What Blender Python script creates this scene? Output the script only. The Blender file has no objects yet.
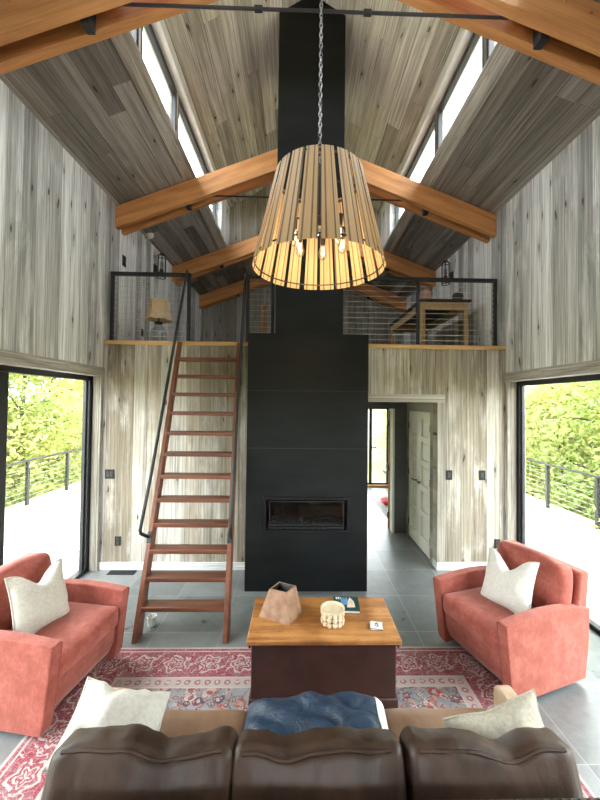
import bpy, bmesh, math, random
from math import sin, cos, pi, radians, sqrt, atan2
from mathutils import Vector, Matrix, noise, Euler

C = bpy.context.scene.collection
SC = bpy.context.scene
random.seed(7)

# ------------------------------------------------------------------ camera
H = 2.15
cam_d = bpy.data.cameras.new('camera')
cam = bpy.data.objects.new('camera', cam_d)
C.objects.link(cam)
ROW_R = Vector((0.9996929678642572, -0.022114216570289596, 0.011178167206432837))
ROW_F = Vector((0.021871402692278417, 0.9995318026253741, 0.02139666527154354))
ROW_U = Vector((-0.011646104107590562, -0.021145613397407274, 0.9997085731817862))
m3 = Matrix((ROW_R, ROW_U, -ROW_F)).transposed()
cam.matrix_world = Matrix.Translation((0, 0, H)) @ m3.to_4x4()
cam_d.sensor_fit = 'AUTO'
cam_d.sensor_width = 36
cam_d.lens = 350 / 800 * 36
cam_d.shift_x = -5.485 / 800
cam_d.shift_y = -5.215 / 800
cam_d.clip_start = 0.05
cam_d.clip_end = 300
SC.camera = cam

# ------------------------------------------------------------------ daylight and exposure
world = bpy.data.worlds.new('sky')
SC.world = world
world.use_nodes = True
wn = world.node_tree.nodes
wn['Background'].inputs[0].default_value = (.95, .985, 1.03, 1)
wn['Background'].inputs[1].default_value = 1.0
vs = SC.view_settings
vs.view_transform = 'Standard'
vs.look = 'None'
vs.exposure = 4.12
vs.gamma = 1.0
vs.use_curve_mapping = False
SC.cycles.max_bounces = 10
SC.cycles.diffuse_bounces = 7
SC.cycles.glossy_bounces = 4
SC.cycles.transmission_bounces = 8
SC.cycles.transparent_max_bounces = 16
SC.cycles.sample_clamp_indirect = 8
SC.cycles.caustics_reflective = False
SC.cycles.caustics_refractive = False


def portal(name, loc, rot, sx, sy):
    l = bpy.data.lights.new(name, 'AREA')
    l.shape = 'RECTANGLE'
    l.size = sx
    l.size_y = sy
    l.cycles.is_portal = True
    o = bpy.data.objects.new(name, l)
    o.location = loc
    o.rotation_euler = rot
    C.objects.link(o)


# room numbers
XL, XR, XC = -2.495, 2.724, 0.115
YW, YE, YB = 4.546, 9.0, -3.0
ZL = 2.918
ZE, PT = 4.80, 0.39
CA = 1.547
ZS = ZE + PT * (2.61 - CA)
ZH = 5.95
WL, WR = -2.605, 2.85
PU = 0.62
ZU = 6.10

portal('window_portal', (WL - .1, 2.2, 1.2), (0, -pi / 2, 0), 2.5, 4.6)
portal('window_portal', (WR + .1, 2.2, 1.2), (0, pi / 2, 0), 2.5, 4.6)
portal('window_portal', (.1, YB - .3, 1.6), (pi / 2, 0, 0), 2.0, 1.4)
portal('window_portal', (XC - CA - .1, 2.5, 5.6), (0, -pi / 2, 0), .8, 8)
portal('window_portal', (XC + CA + .1, 2.5, 5.6), (0, pi / 2, 0), .8, 8)


# ------------------------------------------------------------------ node helpers
class S:
    """socket wrapper for writing shader maths as expressions"""
    def __init__(s, t, sock):
        s.t, s.k = t, sock

    def _m(s, op, *o, clamp=False):
        n = s.t.nodes.new('ShaderNodeMath')
        n.operation = op
        n.use_clamp = clamp
        for i, v in enumerate((s,) + o):
            if isinstance(v, S):
                s.t.links.new(v.k, n.inputs[i])
            else:
                n.inputs[i].default_value = v
        return S(s.t, n.outputs[0])
    def __add__(s, o): return s._m('ADD', o)
    __radd__ = __add__
    def __mul__(s, o): return s._m('MULTIPLY', o)
    __rmul__ = __mul__
    def __sub__(s, o): return s._m('SUBTRACT', o)
    def __rsub__(s, o): return (s * -1.0) + o
    def __truediv__(s, o): return s._m('DIVIDE', o)
    def floor(s): return s._m('FLOOR')
    def fract(s): return s._m('FRACT')
    def abs(s): return s._m('ABSOLUTE')
    def sin(s): return s._m('SINE')
    def sqrt(s): return s._m('SQRT')
    def gt(s, v): return s._m('GREATER_THAN', v)
    def lt(s, v): return s._m('LESS_THAN', v)
    def min(s, o): return s._m('MINIMUM', o)
    def max(s, o): return s._m('MAXIMUM', o)
    def atan2(s, o): return s._m('ARCTAN2', o)
    def clamp(s): return s._m('ADD', 0.0, clamp=True)
    def step(s, a, b):
        n = s.t.nodes.new('ShaderNodeMapRange')
        n.interpolation_type = 'SMOOTHSTEP'
        s.t.links.new(s.k, n.inputs[0])
        if a < b:
            n.inputs[1].default_value, n.inputs[2].default_value = a, b
            n.inputs[3].default_value, n.inputs[4].default_value = 0, 1
        else:
            n.inputs[1].default_value, n.inputs[2].default_value = b, a
            n.inputs[3].default_value, n.inputs[4].default_value = 1, 0
        return S(s.t, n.outputs[0])


class Mat:
    def __init__(s, name):
        s.m = bpy.data.materials.new(name)
        s.m.use_nodes = True
        s.t = s.m.node_tree
        s.b = s.t.nodes['Principled BSDF']

    def coords(s, kind='Object'):
        n = s.t.nodes.new('ShaderNodeTexCoord')
        x = s.t.nodes.new('ShaderNodeSeparateXYZ')
        s.t.links.new(n.outputs[kind], x.inputs[0])
        return [S(s.t, x.outputs[i]) for i in range(3)]

    def vec(s, x, y, z=0.0):
        n = s.t.nodes.new('ShaderNodeCombineXYZ')
        for i, v in enumerate((x, y, z)):
            if isinstance(v, S):
                s.t.links.new(v.k, n.inputs[i])
            else:
                n.inputs[i].default_value = v
        return n.outputs[0]

    def noise(s, vec, scale=1, detail=4, rough=.55, dist=0.0):
        n = s.t.nodes.new('ShaderNodeTexNoise')
        s.t.links.new(vec, n.inputs['Vector'])
        n.inputs['Scale'].default_value = scale
        n.inputs['Detail'].default_value = detail
        n.inputs['Roughness'].default_value = rough
        n.inputs['Distortion'].default_value = dist
        return S(s.t, n.outputs['Fac'])

    def white(s, w):
        n = s.t.nodes.new('ShaderNodeTexWhiteNoise')
        n.noise_dimensions = '1D'
        s.t.links.new(w.k, n.inputs['W'])
        return S(s.t, n.outputs['Value'])

    def vor(s, vec, scale=1, feature='F1', dims='2D', rnd=1.0):
        n = s.t.nodes.new('ShaderNodeTexVoronoi')
        n.voronoi_dimensions = dims
        n.feature = feature
        s.t.links.new(vec, n.inputs['Vector'])
        n.inputs['Scale'].default_value = scale
        n.inputs['Randomness'].default_value = rnd
        d = S(s.t, n.outputs['Distance'])
        if feature == 'F1':
            x = s.t.nodes.new('ShaderNodeSeparateColor')
            s.t.links.new(n.outputs['Color'], x.inputs[0])
            return d, S(s.t, x.outputs[0])
        return d

    def ramp(s, f, stops, mode='LINEAR'):
        n = s.t.nodes.new('ShaderNodeValToRGB')
        n.color_ramp.interpolation = mode
        e = n.color_ramp.elements
        while len(e) < len(stops):
            e.new(0.5)
        for q, (p, c) in zip(e, stops):
            q.position = p
            q.color = (*c, 1)
        s.t.links.new(f.k, n.inputs[0])
        return n.outputs[0]

    def mix(s, f, a, b, mode='MIX'):
        n = s.t.nodes.new('ShaderNodeMix')
        n.data_type = 'RGBA'
        n.blend_type = mode
        for i, v in ((0, f), (6, a), (7, b)):
            if isinstance(v, S):
                s.t.links.new(v.k, n.inputs[i])
            elif isinstance(v, bpy.types.NodeSocket):
                s.t.links.new(v, n.inputs[i])
            elif isinstance(v, tuple):
                n.inputs[i].default_value = (*v, 1)
            else:
                n.inputs[i].default_value = v
        return n.outputs[2]

    def scale(s, col, f):
        """colour times a grey value"""
        return s.mix(1.0, col, s.vec(f, f, f), 'MULTIPLY')

    def out(s, col, rough=.6, bump=None, bstr=.3, bdist=.01, **kw):
        if isinstance(col, tuple):
            s.b.inputs['Base Color'].default_value = (*col, 1)
        else:
            s.t.links.new(col, s.b.inputs['Base Color'])
        if isinstance(rough, S):
            s.t.links.new(rough.k, s.b.inputs['Roughness'])
        else:
            s.b.inputs['Roughness'].default_value = rough
        if bump is not None:
            n = s.t.nodes.new('ShaderNodeBump')
            n.inputs['Strength'].default_value = bstr
            n.inputs['Distance'].default_value = bdist
            s.t.links.new(bump.k, n.inputs['Height'])
            s.t.links.new(n.outputs[0], s.b.inputs['Normal'])
        for k, v in kw.items():
            s.b.inputs[k.replace('_', ' ')].default_value = v
        return s.m


AX = {'X': 0, 'Y': 1, 'Z': 2}


def planks(name, across, along, width, pal, seed=0.0, length=2.6, pale=(.62, .60, .56), pale_amt=.5, rough=.85, knots=.5, bstr=.35, stain=(.20, .15, .105)):
    M = Mat(name)
    c = M.coords()
    u = c[AX[across]] * (1 / width) + 0.37
    wig = M.noise(M.vec(c[AX[along]], c[AX[across]] * .3), 1.2, 2) * .06
    u = u + wig
    idx = u.floor()
    f = u.fract()
    r1 = M.white(idx * 1.37 + seed)
    v = c[AX[along]] + r1 * 7.0
    seg = (v / length).floor()
    fv = (v / length).fract()
    r2 = M.white(idx * 17.31 + seg * 5.17 + seed)
    r3 = M.white(idx * 7.77 + seg * 3.31 + (seed + 5.5))
    n = len(pal)
    col = M.ramp(r2, [(i / n, p) for i, p in enumerate(pal)], 'CONSTANT')
    g = M.noise(M.vec(u * 5.0 + r2 * 37.0, v * .55, r3 * 9.0), 1.0, 6, .62, .9)
    fine = M.noise(M.vec(u * 34.0 + r3 * 11.0, v * 1.4, r2 * 3.0), 1.0, 5, .7, .2)
    bl = M.noise(M.vec(u * .7 + r2 * 13.0, v * 1.1, r3 * 4.0), 1.0, 5, .65, .4)
    col = M.mix((bl.step(.46, .72)) * pale_amt, col, pale)
    col = M.scale(col, g.step(.22, .78) * .7 + fine.step(.28, .72) * .85 + .2)
    # streaks of bare, warmer wood
    st = M.noise(M.vec(u * 2.2 + r3 * 21.0, v * .35, r2 * 5.0), 1.0, 4, .6, .5)
    col = M.mix(st.step(.56, .78) * .42, col, stain)
    # small dark flecks and checks, then knots with a darker halo
    fl = M.noise(M.vec(u * 5.5 + r3 * 31.0, v * 2.3, r2 * 7.0), 1.0, 5, .72, .6)
    col = M.mix(fl.step(.62, .74) * .6, col, (.075, .062, .05))
    ck = M.noise(M.vec(u * 16.0 + r2 * 17.0, v * .9, r3 * 3.0), 1.0, 3, .6, .3)
    col = M.mix(ck.step(.68, .76) * .5, col, (.06, .05, .042))
    wx = M.noise(M.vec(u * 3.0, v * 3.0, r2 * 3.0), 1.3, 3, .6) - .5
    kd, kr = M.vor(M.vec(u * 1.0 + r2 * 9.0 + wx * .22, v * (.85 / width * .30) + wx * .3, 0.0), 1.0)
    km = kd.step(.085, .03) * kr.gt(1 - knots)
    ring = (kd * 60.0 + wx * 6.0).sin() * .3 + .7
    col = M.mix(kd.step(.24, .06) * kr.gt(1 - knots) * .38 * ring, col, (.12, .09, .065))
    col = M.mix(km * .85, col, (.05, .036, .027))
    edge = f.min(f * -1.0 + 1.0)
    gap = edge.lt(.016).max(fv.lt(.0015) * .7)
    col = M.mix(gap * .6, col, (.05, .045, .04))
    h = g * .3 + fine * .3 - gap * 1.2 - km * .3
    return M.out(col, rough, h, bstr, .012, Specular_IOR_Level=.25)


GREY = [(.50, .495, .47), (.70, .695, .675), (.38, .375, .355), (.80, .79, .77), (.59, .58, .555)]
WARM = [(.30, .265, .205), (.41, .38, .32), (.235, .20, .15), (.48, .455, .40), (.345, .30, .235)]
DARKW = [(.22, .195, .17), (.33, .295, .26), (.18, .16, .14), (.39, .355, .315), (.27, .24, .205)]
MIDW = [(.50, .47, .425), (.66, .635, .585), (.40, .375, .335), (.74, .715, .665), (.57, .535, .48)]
LOFTW = [(.30, .285, .26), (.38, .365, .335), (.26, .245, .22)]
m_side = planks('weathered_boards_side', 'Y', 'Z', .17, GREY, 1.0, 60.0, pale=(.84, .83, .81), pale_amt=.7)
m_front = planks('weathered_boards_front', 'X', 'Z', .17, WARM, 3.0, 60.0, pale=(.66, .64, .59), pale_amt=.6)
m_gable = planks('weathered_boards_gable', 'X', 'Z', .16, WARM, 8.0, 5.0, pale_amt=.35)
m_loftwall = planks('weathered_boards_loft', 'X', 'Z', .17, LOFTW, 5.0, 5.0, pale_amt=.3)
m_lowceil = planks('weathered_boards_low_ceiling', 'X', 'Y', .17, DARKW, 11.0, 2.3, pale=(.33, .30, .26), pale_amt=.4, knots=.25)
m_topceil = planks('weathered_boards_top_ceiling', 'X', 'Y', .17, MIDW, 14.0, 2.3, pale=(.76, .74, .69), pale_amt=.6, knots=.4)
m_trimwood = planks('weathered_trim_board', 'Z', 'Y', .30, [(.32, .295, .25), (.39, .36, .31)], 17.0, 6.0, pale_amt=.4, knots=.2)
m_trimwood_v = planks('weathered_casing_board', 'X', 'Z', .30, [(.30, .275, .225), (.34, .31, .255)], 19.0, 60.0, pale_amt=.25, knots=.2)
m_sillboard = planks('pale_sill_board', 'X', 'Y', .40, [(.40, .35, .29), (.44, .40, .34)], 23.0, 3.0, pale_amt=.4, knots=.3)
m_base = planks('whitewashed_baseboard', 'Z', 'X', .30, [(.66, .65, .62), (.72, .71, .68)], 21.0, 6.0, pale=(.8, .8, .78), knots=.1)


def grain(name, axis, dark, light, scale=14, rough=.5, knots=.0, stretch=.06, bstr=.12, spec=.4):
    """solid timber with the grain running along one object axis"""
    M = Mat(name)
    c = M.coords()
    a = c[AX[axis]]
    o = [c[i] for i in range(3) if i != AX[axis]]
    warp = M.noise(M.vec(a * .9, o[0] * 2.0, o[1] * 2.0), 1.3, 2) * .25
    g = M.noise(M.vec(a * stretch * scale, o[0] * scale + warp * 5.0, o[1] * scale + warp * 5.0), 1.0, 6, .6, .4)
    f = M.noise(M.vec(a * stretch * scale * 3, o[0] * scale * 6, o[1] * scale * 6), 1.0, 3, .6)
    b = M.noise(M.vec(a * .8, o[0] * 3.0, o[1] * 3.0), 1.0, 3)
    k = (g * .6 + f * .25 + b * .35).step(.38, .82)
    mid = tuple((p + q) / 2 for p, q in zip(dark, light))
    col = M.ramp(k, [(0, dark), (.5, mid), (1, light)])
    if knots:
        kd, kr = M.vor(M.vec(a * 1.5, o[0] * 3.2 + o[1] * 3.2), 1.0)
        col = M.mix(kd.step(.085, .03) * kr.gt(1 - knots) * .75, col, tuple(v * .35 for v in dark))
    return M.out(col, rough, g * .6 + f * .4, bstr, .004, Specular_IOR_Level=spec)


m_fir_x = grain('orange_fir_timber', 'X', (.40, .145, .045), (.77, .37, .14), 11, .55, .3)
m_pine_x = grain('pale_pine_edge', 'X', (.50, .29, .11), (.72, .47, .22), 14)
m_ladder_z = grain('reddish_ladder_wood_upright', 'Z', (.085, .028, .015), (.24, .088, .045), 18, .42, .2)
m_ladder_x = grain('reddish_ladder_wood_tread', 'X', (.075, .026, .014), (.22, .082, .042), 18, .42)
m_oak_y = grain('pale_oak', 'Y', (.40, .25, .11), (.58, .40, .20), 20)
m_oak_z = grain('pale_oak_upright', 'Z', (.40, .25, .11), (.58, .40, .20), 20)
m_darktop = grain('dark_table_top', 'Y', (.03, .02, .013), (.07, .045, .03), 20)
m_turned = grain('turned_wood', 'Z', (.25, .09, .04), (.45, .2, .1), 20, .35)
m_threshold = grain('orange_threshold_wood', 'X', (.45, .19, .05), (.65, .32, .10), 14)


def mat_lid():
    M = Mat('worn_pine_lid')
    c = M.coords()
    g = M.noise(M.vec(c[0] * 1.4, c[1] * 16, c[2] * 16), 1.0, 6, .6, .5)
    b = M.noise(M.vec(c[0] * 3, c[1] * 4, c[2]), 1.3, 5, .65)
    col = M.ramp((g * .55 + b * .5).step(.3, .8), [(0, (.17, .060, .017)), (.45, (.42, .18, .052)), (1, (.62, .33, .12))])
    s = M.noise(M.vec(c[0], c[1], c[2]), 9, 4, .7)
    col = M.mix(s.step(.66, .76) * .75, col, (.09, .035, .012))
    e = M.noise(M.vec(c[0], c[1], c[2]), 28, 3, .7)
    col = M.mix(e.step(.68, .75) * .6, col, (.10, .04, .015))
    return M.out(col, .45, g * .5 + s * .5, .15, .004)


m_lid = mat_lid()


def mottled(name, c1, c2, scale=8, rough=.6, bstr=.1, spec=.5, detail=4, **kw):
    M = Mat(name)
    c = M.coords()
    n = M.noise(M.vec(*c), scale, detail)
    return M.out(M.ramp(n.step(.3, .7), [(0, c1), (1, c2)]), rough, n, bstr, .004, Specular_IOR_Level=spec, **kw)


m_maroon = mottled('maroon_painted_wood', (.030, .011, .009), (.055, .019, .014), 5, .5)
m_black = mottled('black_powdercoat', (.010, .011, .012), (.017, .018, .019), 12, .45)
m_frame = mottled('black_window_frame', (.012, .013, .015), (.02, .021, .023), 10, .4)
m_plate = mottled('black_wall_plate', (.012, .012, .013), (.018, .018, .019), 10, .5, .1, .25)
m_white = mottled('white_paint', (.72, .71, .68), (.80, .79, .76), 4, .5)
m_doorwhite = mottled('cream_door_paint', (.76, .73, .65), (.82, .79, .71), 3, .45)
m_whitetrim = mottled('pale_birch_trim', (.76, .74, .70), (.84, .82, .78), 6, .6)
m_dkwall = mottled('dark_grey_plaster', (.085, .088, .08), (.12, .122, .112), 3, .8)
m_plaster = mottled('far_room_plaster', (.60, .59, .56), (.68, .67, .64), 3, .8)
m_hinge = mottled('dark_bronze', (.02, .018, .016), (.03, .028, .026), 10, .35)
m_chain = Mat('steel_chain').out((.30, .30, .30), .3, Metallic=1.0)
m_cable = Mat('stainless_cable').out((.62, .61, .58), .35, Metallic=.6)
m_linen = mottled('cream_linen', (.47, .435, .365), (.56, .525, .46), 60, .9, .2, .2)
m_beige = mottled('beige_linen', (.42, .38, .305), (.52, .48, .40), 60, .9, .2, .2)
m_lightlinen = mottled('pale_linen', (.60, .57, .52), (.68, .655, .61), 60, .9, .2, .2)
m_bone = mottled('ivory_carving', (.66, .52, .33), (.80, .70, .52), 16, .5)
m_boneshade = mottled('dark_inside', (.09, .05, .03), (.14, .08, .05), 10, .8)
m_vase = mottled('rusty_clay', (.23, .11, .062), (.36, .215, .135), 14, .75, .25)
m_vasedark = mottled('black_vase_inside', (.012, .011, .010), (.02, .018, .016), 8, .5)  # near-black colour for the inside faces of the vase
m_pot = mottled('pinkish_clay', (.38, .21, .165), (.48, .29, .23), 8, .8)
m_darkpot = mottled('dark_stoneware', (.028, .026, .025), (.05, .047, .045), 8, .6)
m_shade = mottled('tan_parchment', (.66, .46, .26), (.76, .57, .36), 14, .8, .1, .2)
m_paper = mottled('white_paper', (.74, .73, .71), (.80, .79, .77), 20, .7)
m_bookgreen = mottled('dark_green_cover', (.012, .05, .045), (.02, .075, .065), 6, .35)
m_bookblue = mottled('blue_cover_patch', (.10, .24, .44), (.16, .34, .55), 20, .35)
m_bookcream = mottled('cream_cover_patch', (.62, .48, .36), (.76, .64, .52), 30, .35)
m_ink = Mat('black_ink').out((.015, .015, .015), .6)
m_stripe = mottled('white_tape', (.72, .72, .72), (.80, .80, .80), 20, .6)
m_trunk = mottled('grey_bark', (.06, .05, .04), (.13, .11, .09), 8, .9, .4)
m_ember = mottled('grey_glass_embers', (.17, .17, .165), (.42, .42, .41), 45, .35, .3)
m_tan_leather = mottled('tan_worn_leather', (.40, .27, .18), (.52, .38, .27), 7, .5, .15)
m_log = mottled('fire_log', (.10, .10, .10), (.28, .28, .27), 14, .8, .4)


def mat_steel():
    M = Mat('blackened_steel')
    c = M.coords()
    n = M.noise(M.vec(c[0] * 1.5, c[1] * 1.5, c[2] * 6), 1.2, 5, .6)
    col = M.ramp(n.step(.3, .75), [(0, (.0055, .0065, .0068)), (1, (.011, .0125, .0128))])
    return M.out(col, n * .12 + .40, n, .05, .01, Specular_IOR_Level=.22)


m_steel = mat_steel()


def mat_velvet():
    M = Mat('coral_velvet')
    c = M.coords()
    n = M.noise(M.vec(c[0], c[1], c[2]), 9, 5, .65)
    f = M.noise(M.vec(c[0], c[1], c[2] * .5), 70, 3, .7)
    col = M.ramp((n * .7 + f * .35).step(.3, .75), [(0, (.23, .054, .038)), (.55, (.315, .082, .060)), (1, (.40, .125, .094))])
    return M.out(col, .8, f, .12, .002, Sheen_Weight=.5, Sheen_Roughness=.4, Sheen_Tint=(1, .70, .62, 1), Specular_IOR_Level=.2)


m_velvet = mat_velvet()


def mat_leather(name, a, b, rough=.42):
    M = Mat(name)
    c = M.coords()
    n = M.noise(M.vec(*c), 5, 5, .6)
    d, r = M.vor(M.vec(*c), 130, dims='3D')
    w = M.noise(M.vec(c[0] * 2.0, c[1], c[2]), 7, 4, .6, 1.0)
    col = M.ramp((n * .7 + w * .3).step(.3, .75), [(0, a), (1, b)])
    return M.out(col, n * .25 + (rough - .1), d * .12 + w * .9, .35, .008, Specular_IOR_Level=.5)


m_leather = mat_leather('dark_brown_leather', (.021, .0098, .0056), (.070, .034, .0195), .46)
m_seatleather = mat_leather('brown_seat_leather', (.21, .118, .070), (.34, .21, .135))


def mat_nylon():
    M = Mat('navy_nylon')
    c = M.coords()
    w = M.noise(M.vec(c[0] * 1.4 + c[1] * .8, c[1] * 2.2 - c[0] * .7, c[2] * 2), 5, 5, .6, 1.2)
    col = M.ramp(w.step(.3, .7), [(0, (.013, .030, .064)), (1, (.030, .062, .118))])
    return M.out(col, .42, w, .6, .03, Specular_IOR_Level=.5)


m_nylon = mat_nylon()


def mat_slat():
    M = Mat('zebra_veneer')
    c = M.coords()
    a = c[1].atan2(c[0])
    n = M.noise(M.vec(a * 16.0, c[2] * 1.2), 1.0, 4, .6) - .5
    f = ((a + (pi / 2 - .10)) * (20 / (2 * pi)) + .5 + n * .03).fract()
    s2 = M.noise(M.vec(a * 90.0, c[2] * .7), 1.2, 4)
    col = M.ramp((s2 + n * .4).step(.25, .75), [(0, (.62, .40, .20)), (.5, (.76, .54, .31)), (1, (.86, .67, .43))])
    dk = (f - .5).abs().gt(.395)
    for p, w_ in ((.27, .012), (.315, .02), (.66, .010), (.70, .022)):
        dk = dk.max((f - p).abs().lt(w_))
    col = M.mix(dk * .85, col, (.075, .035, .015))
    m = M.out(col, .5, s2, .1, .002)
    # thin veneer lets some of the bulbs' light through
    t = M.t
    tr = t.nodes.new('ShaderNodeBsdfTranslucent')
    t.links.new(col, tr.inputs[0])
    mx = t.nodes.new('ShaderNodeMixShader')
    mx.inputs[0].default_value = .2
    t.links.new(M.b.outputs[0], mx.inputs[1])
    t.links.new(tr.outputs[0], mx.inputs[2])
    t.links.new(mx.outputs[0], t.nodes['Material Output'].inputs[0])
    return m


m_slat = mat_slat()


def mat_glass(name, tint=(1, 1, 1), refl=1.0):
    m = bpy.data.materials.new(name)
    m.use_nodes = True
    t = m.node_tree
    t.nodes.clear()
    o = t.nodes.new('ShaderNodeOutputMaterial')
    tr = t.nodes.new('ShaderNodeBsdfTransparent')
    tr.inputs[0].default_value = (*tint, 1)
    gl = t.nodes.new('ShaderNodeBsdfGlossy')
    gl.inputs['Roughness'].default_value = .02
    fr = t.nodes.new('ShaderNodeFresnel')
    # both faces of a pane reflect alike: undo the node's inside-the-solid inversion
    ge = t.nodes.new('ShaderNodeNewGeometry')
    io = t.nodes.new('ShaderNodeMapRange')
    io.inputs[3].default_value = 1.45
    io.inputs[4].default_value = 1 / 1.45
    t.links.new(ge.outputs['Backfacing'], io.inputs[0])
    t.links.new(io.outputs[0], fr.inputs[0])
    mu = t.nodes.new('ShaderNodeMath')
    mu.operation = 'MULTIPLY'
    mu.inputs[1].default_value = refl
    t.links.new(fr.outputs[0], mu.inputs[0])
    mx = t.nodes.new('ShaderNodeMixShader')
    t.links.new(mu.outputs[0], mx.inputs[0])
    t.links.new(tr.outputs[0], mx.inputs[1])
    t.links.new(gl.outputs[0], mx.inputs[2])
    t.links.new(mx.outputs[0], o.inputs[0])
    return m


m_glass = mat_glass('window_glass', (.96, .98, .97))
m_jug = mat_glass('clear_jug_glass', (.80, .84, .84), 3.0)
m_fireglass = mat_glass('dark_fireplace_glass', (.60, .61, .61), 1.0)


def mat_emit(name, col, s):
    M = Mat(name)
    M.b.inputs['Emission Color'].default_value = (*col, 1)
    M.b.inputs['Emission Strength'].default_value = s
    return M.out(col, .4)


m_bulb = mat_emit('warm_bulb', (1.0, .80, .50), .6)


def mat_tiles():
    M = Mat('slate_tile_floor')
    c = M.coords()
    tx = c[0] * (1 / .61) + .12
    ty = c[1] * (1 / .61) + .55
    ix, iy = tx.floor(), ty.floor()
    r = M.white(ix * 13.7 + iy * 7.3)
    fx, fy = tx.fract(), ty.fract()
    e = fx.min(1.0 - fx).min(fy.min(1.0 - fy))
    g = e.lt(.0055)
    n = M.noise(M.vec(c[0], c[1] * 1.4), 3.0, 6, .65, .6)
    n2 = M.noise(M.vec(c[0], c[1]), 22, 4, .6)
    k = (n * .6 + n2 * .25 + r * .3).step(.35, .85)
    col = M.ramp(k, [(0, (.105, .115, .115)), (1, (.20, .212, .212))])
    col = M.mix(g * 1.0, col, (.25, .255, .25))
    return M.out(col, n * .3 + .17, n * .5 + n2 * .4 - g * .6, .12, .006, Specular_IOR_Level=.5)


m_tiles = mat_tiles()


def mat_deck():
    M = Mat('pale_deck_boards')
    c = M.coords()
    u = c[0] * (1 / .14)
    f = u.fract()
    idx = u.floor()
    seg = (c[1] * .4 + M.white(idx)).floor()
    r = M.white(idx * 9.1 + seg * 3.7)
    n = M.noise(M.vec(u * 6.0, c[1]), 1.0, 5)
    col = M.ramp((r * .6 + n * .4).step(.2, .9), [(0, (.44, .40, .35)), (.9, (.60, .57, .52)), (1, (.52, .40, .24))])
    gap = f.lt(.09)
    col = M.mix(gap * .95, col, (.012, .011, .010))
    return M.out(col, .7, n - gap * 2.0, .2, .01)


m_deck = mat_deck()


def mat_rug(hx, hy):
    M = Mat('faded_persian_rug')
    c = M.coords()
    x, y = c[0], c[1]
    w1 = M.noise(M.vec(x, y), 17, 3, .6) - .5
    w2 = M.noise(M.vec(y + 3.0, x), 17, 3, .6) - .5
    wx = x + w1 * .06
    wy = y + w2 * .06
    dx = (x.abs() * -1.0) + hx
    dy = (y.abs() * -1.0) + hy
    d = dx.min(dy)
    along_is_x = dy.lt(dx + .0001)
    t = x * along_is_x + y * (1.0 - along_is_x)
    n1 = M.noise(M.vec(x, y), 40, 4, .7)
    brk = M.noise(M.vec(x, y), 23, 3, .6).gt(.43)
    # border: rosettes in turn with curling leaves
    per = .27
    ft = ((t + w1 * .05) / per).fract() - .5
    s = (d + w2 * .04 - .19) / per
    rr = (ft * ft + s * s).sqrt()
    th = ft.atan2(s)
    pet = rr + (th * 5.0).sin() * .05
    ros = (pet.lt(.34) * pet.gt(.27) + pet.lt(.20) * pet.gt(.15) + pet.lt(.07)).clamp()
    ft2 = ((t + w2 * .06) / per + .5).fract() - .5
    sw = (ft2 * 11.0 + s * 7.0 + w1 * 5.0).sin().abs().lt(.26) * ft2.abs().lt(.2) * s.abs().lt(.48)
    ed1 = M.vor(M.vec(wx, wy), 33, 'DISTANCE_TO_EDGE')
    d4, r4 = M.vor(M.vec(wx, wy), 33)
    col = M.ramp(n1.step(.35, .7), [(0, (.27, .058, .08)), (1, (.40, .125, .15))])
    col = M.mix(ed1.lt(.05) * brk * .5, col, (.58, .44, .43))
    col = M.mix(d4.lt(.35) * r4.gt(.72) * .6, col, (.24, .20, .22))
    col = M.mix((ros + sw).clamp() * brk * .8, col, (.62, .54, .50))
    g1 = d.gt(.335) * d.lt(.43)
    fg = ((t + w1 * .03) / .075).fract() - .5
    gs = (d - .382) / .075
    gm = (fg * fg + gs * gs).sqrt()
    gcol = M.mix(gm.lt(.33) * brk * .8, (.50, .43, .40), (.34, .10, .12))
    gcol = M.mix(gm.lt(.14), gcol, (.55, .50, .46))
    col = M.mix(g1, col, gcol)
    for a, b in ((.0, .02), (.045, .058), (.328, .34), (.425, .437)):
        col = M.mix(d.gt(a) * d.lt(b) * .8, col, (.60, .54, .50))
    # field of worn blue grey, scattered blossoms and dark leaves
    fcol = M.ramp(M.noise(M.vec(x, y), 3.5, 4), [(.3, (.20, .215, .235)), (.7, (.36, .36, .355))])
    for sc, of, lo in ((7.0, 0.0, .35), (12.0, 1.7, .45), (21.0, 4.1, .5)):
        dd, rd = M.vor(M.vec(wx * 1.0 + of, wy * 1.25 - of), sc)
        pd = dd + (th * 3.0 + rd * 20.0).sin() * .04 + w1 * .25
        pcol = M.ramp(rd, [(lo, (.075, .085, .11)), (lo + .15, (.36, .075, .075)), (lo + .28, (.46, .25, .19)), (1, (.55, .49, .44))])
        fcol = M.mix(pd.lt(.34) * rd.gt(lo), fcol, pcol)
        fcol = M.mix(pd.lt(.15) * rd.gt(lo), fcol, M.ramp(rd, [(lo, (.50, .44, .40)), (.9, (.30, .06, .07))]))
    e2 = M.vor(M.vec(wx + .4, wy), 9, 'DISTANCE_TO_EDGE')
    fcol = M.mix(e2.lt(.035) * brk * .7, fcol, (.11, .085, .09))
    dia = x.abs() * .8 + y.abs() * 1.25 + w1 * .05
    med = dia.gt(.66) * dia.lt(.80)
    fcol = M.mix(med * brk * .75, fcol, (.36, .075, .08))
    fcol = M.mix((dia.gt(.80) * dia.lt(.82)).max(dia.gt(.64) * dia.lt(.66)) * .8, fcol, (.56, .50, .46))
    col = M.mix(d.gt(.437), col, fcol)
    wear = M.noise(M.vec(x, y), 5, 5, .7)
    col = M.mix(wear.step(.45, .75) * .4, col, (.42, .375, .36))
    col = M.mix(1.0, col, (.84, .82, .82), 'MULTIPLY')
    return M.out(col, .95, n1, .3, .004, Specular_IOR_Level=.1)


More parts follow.
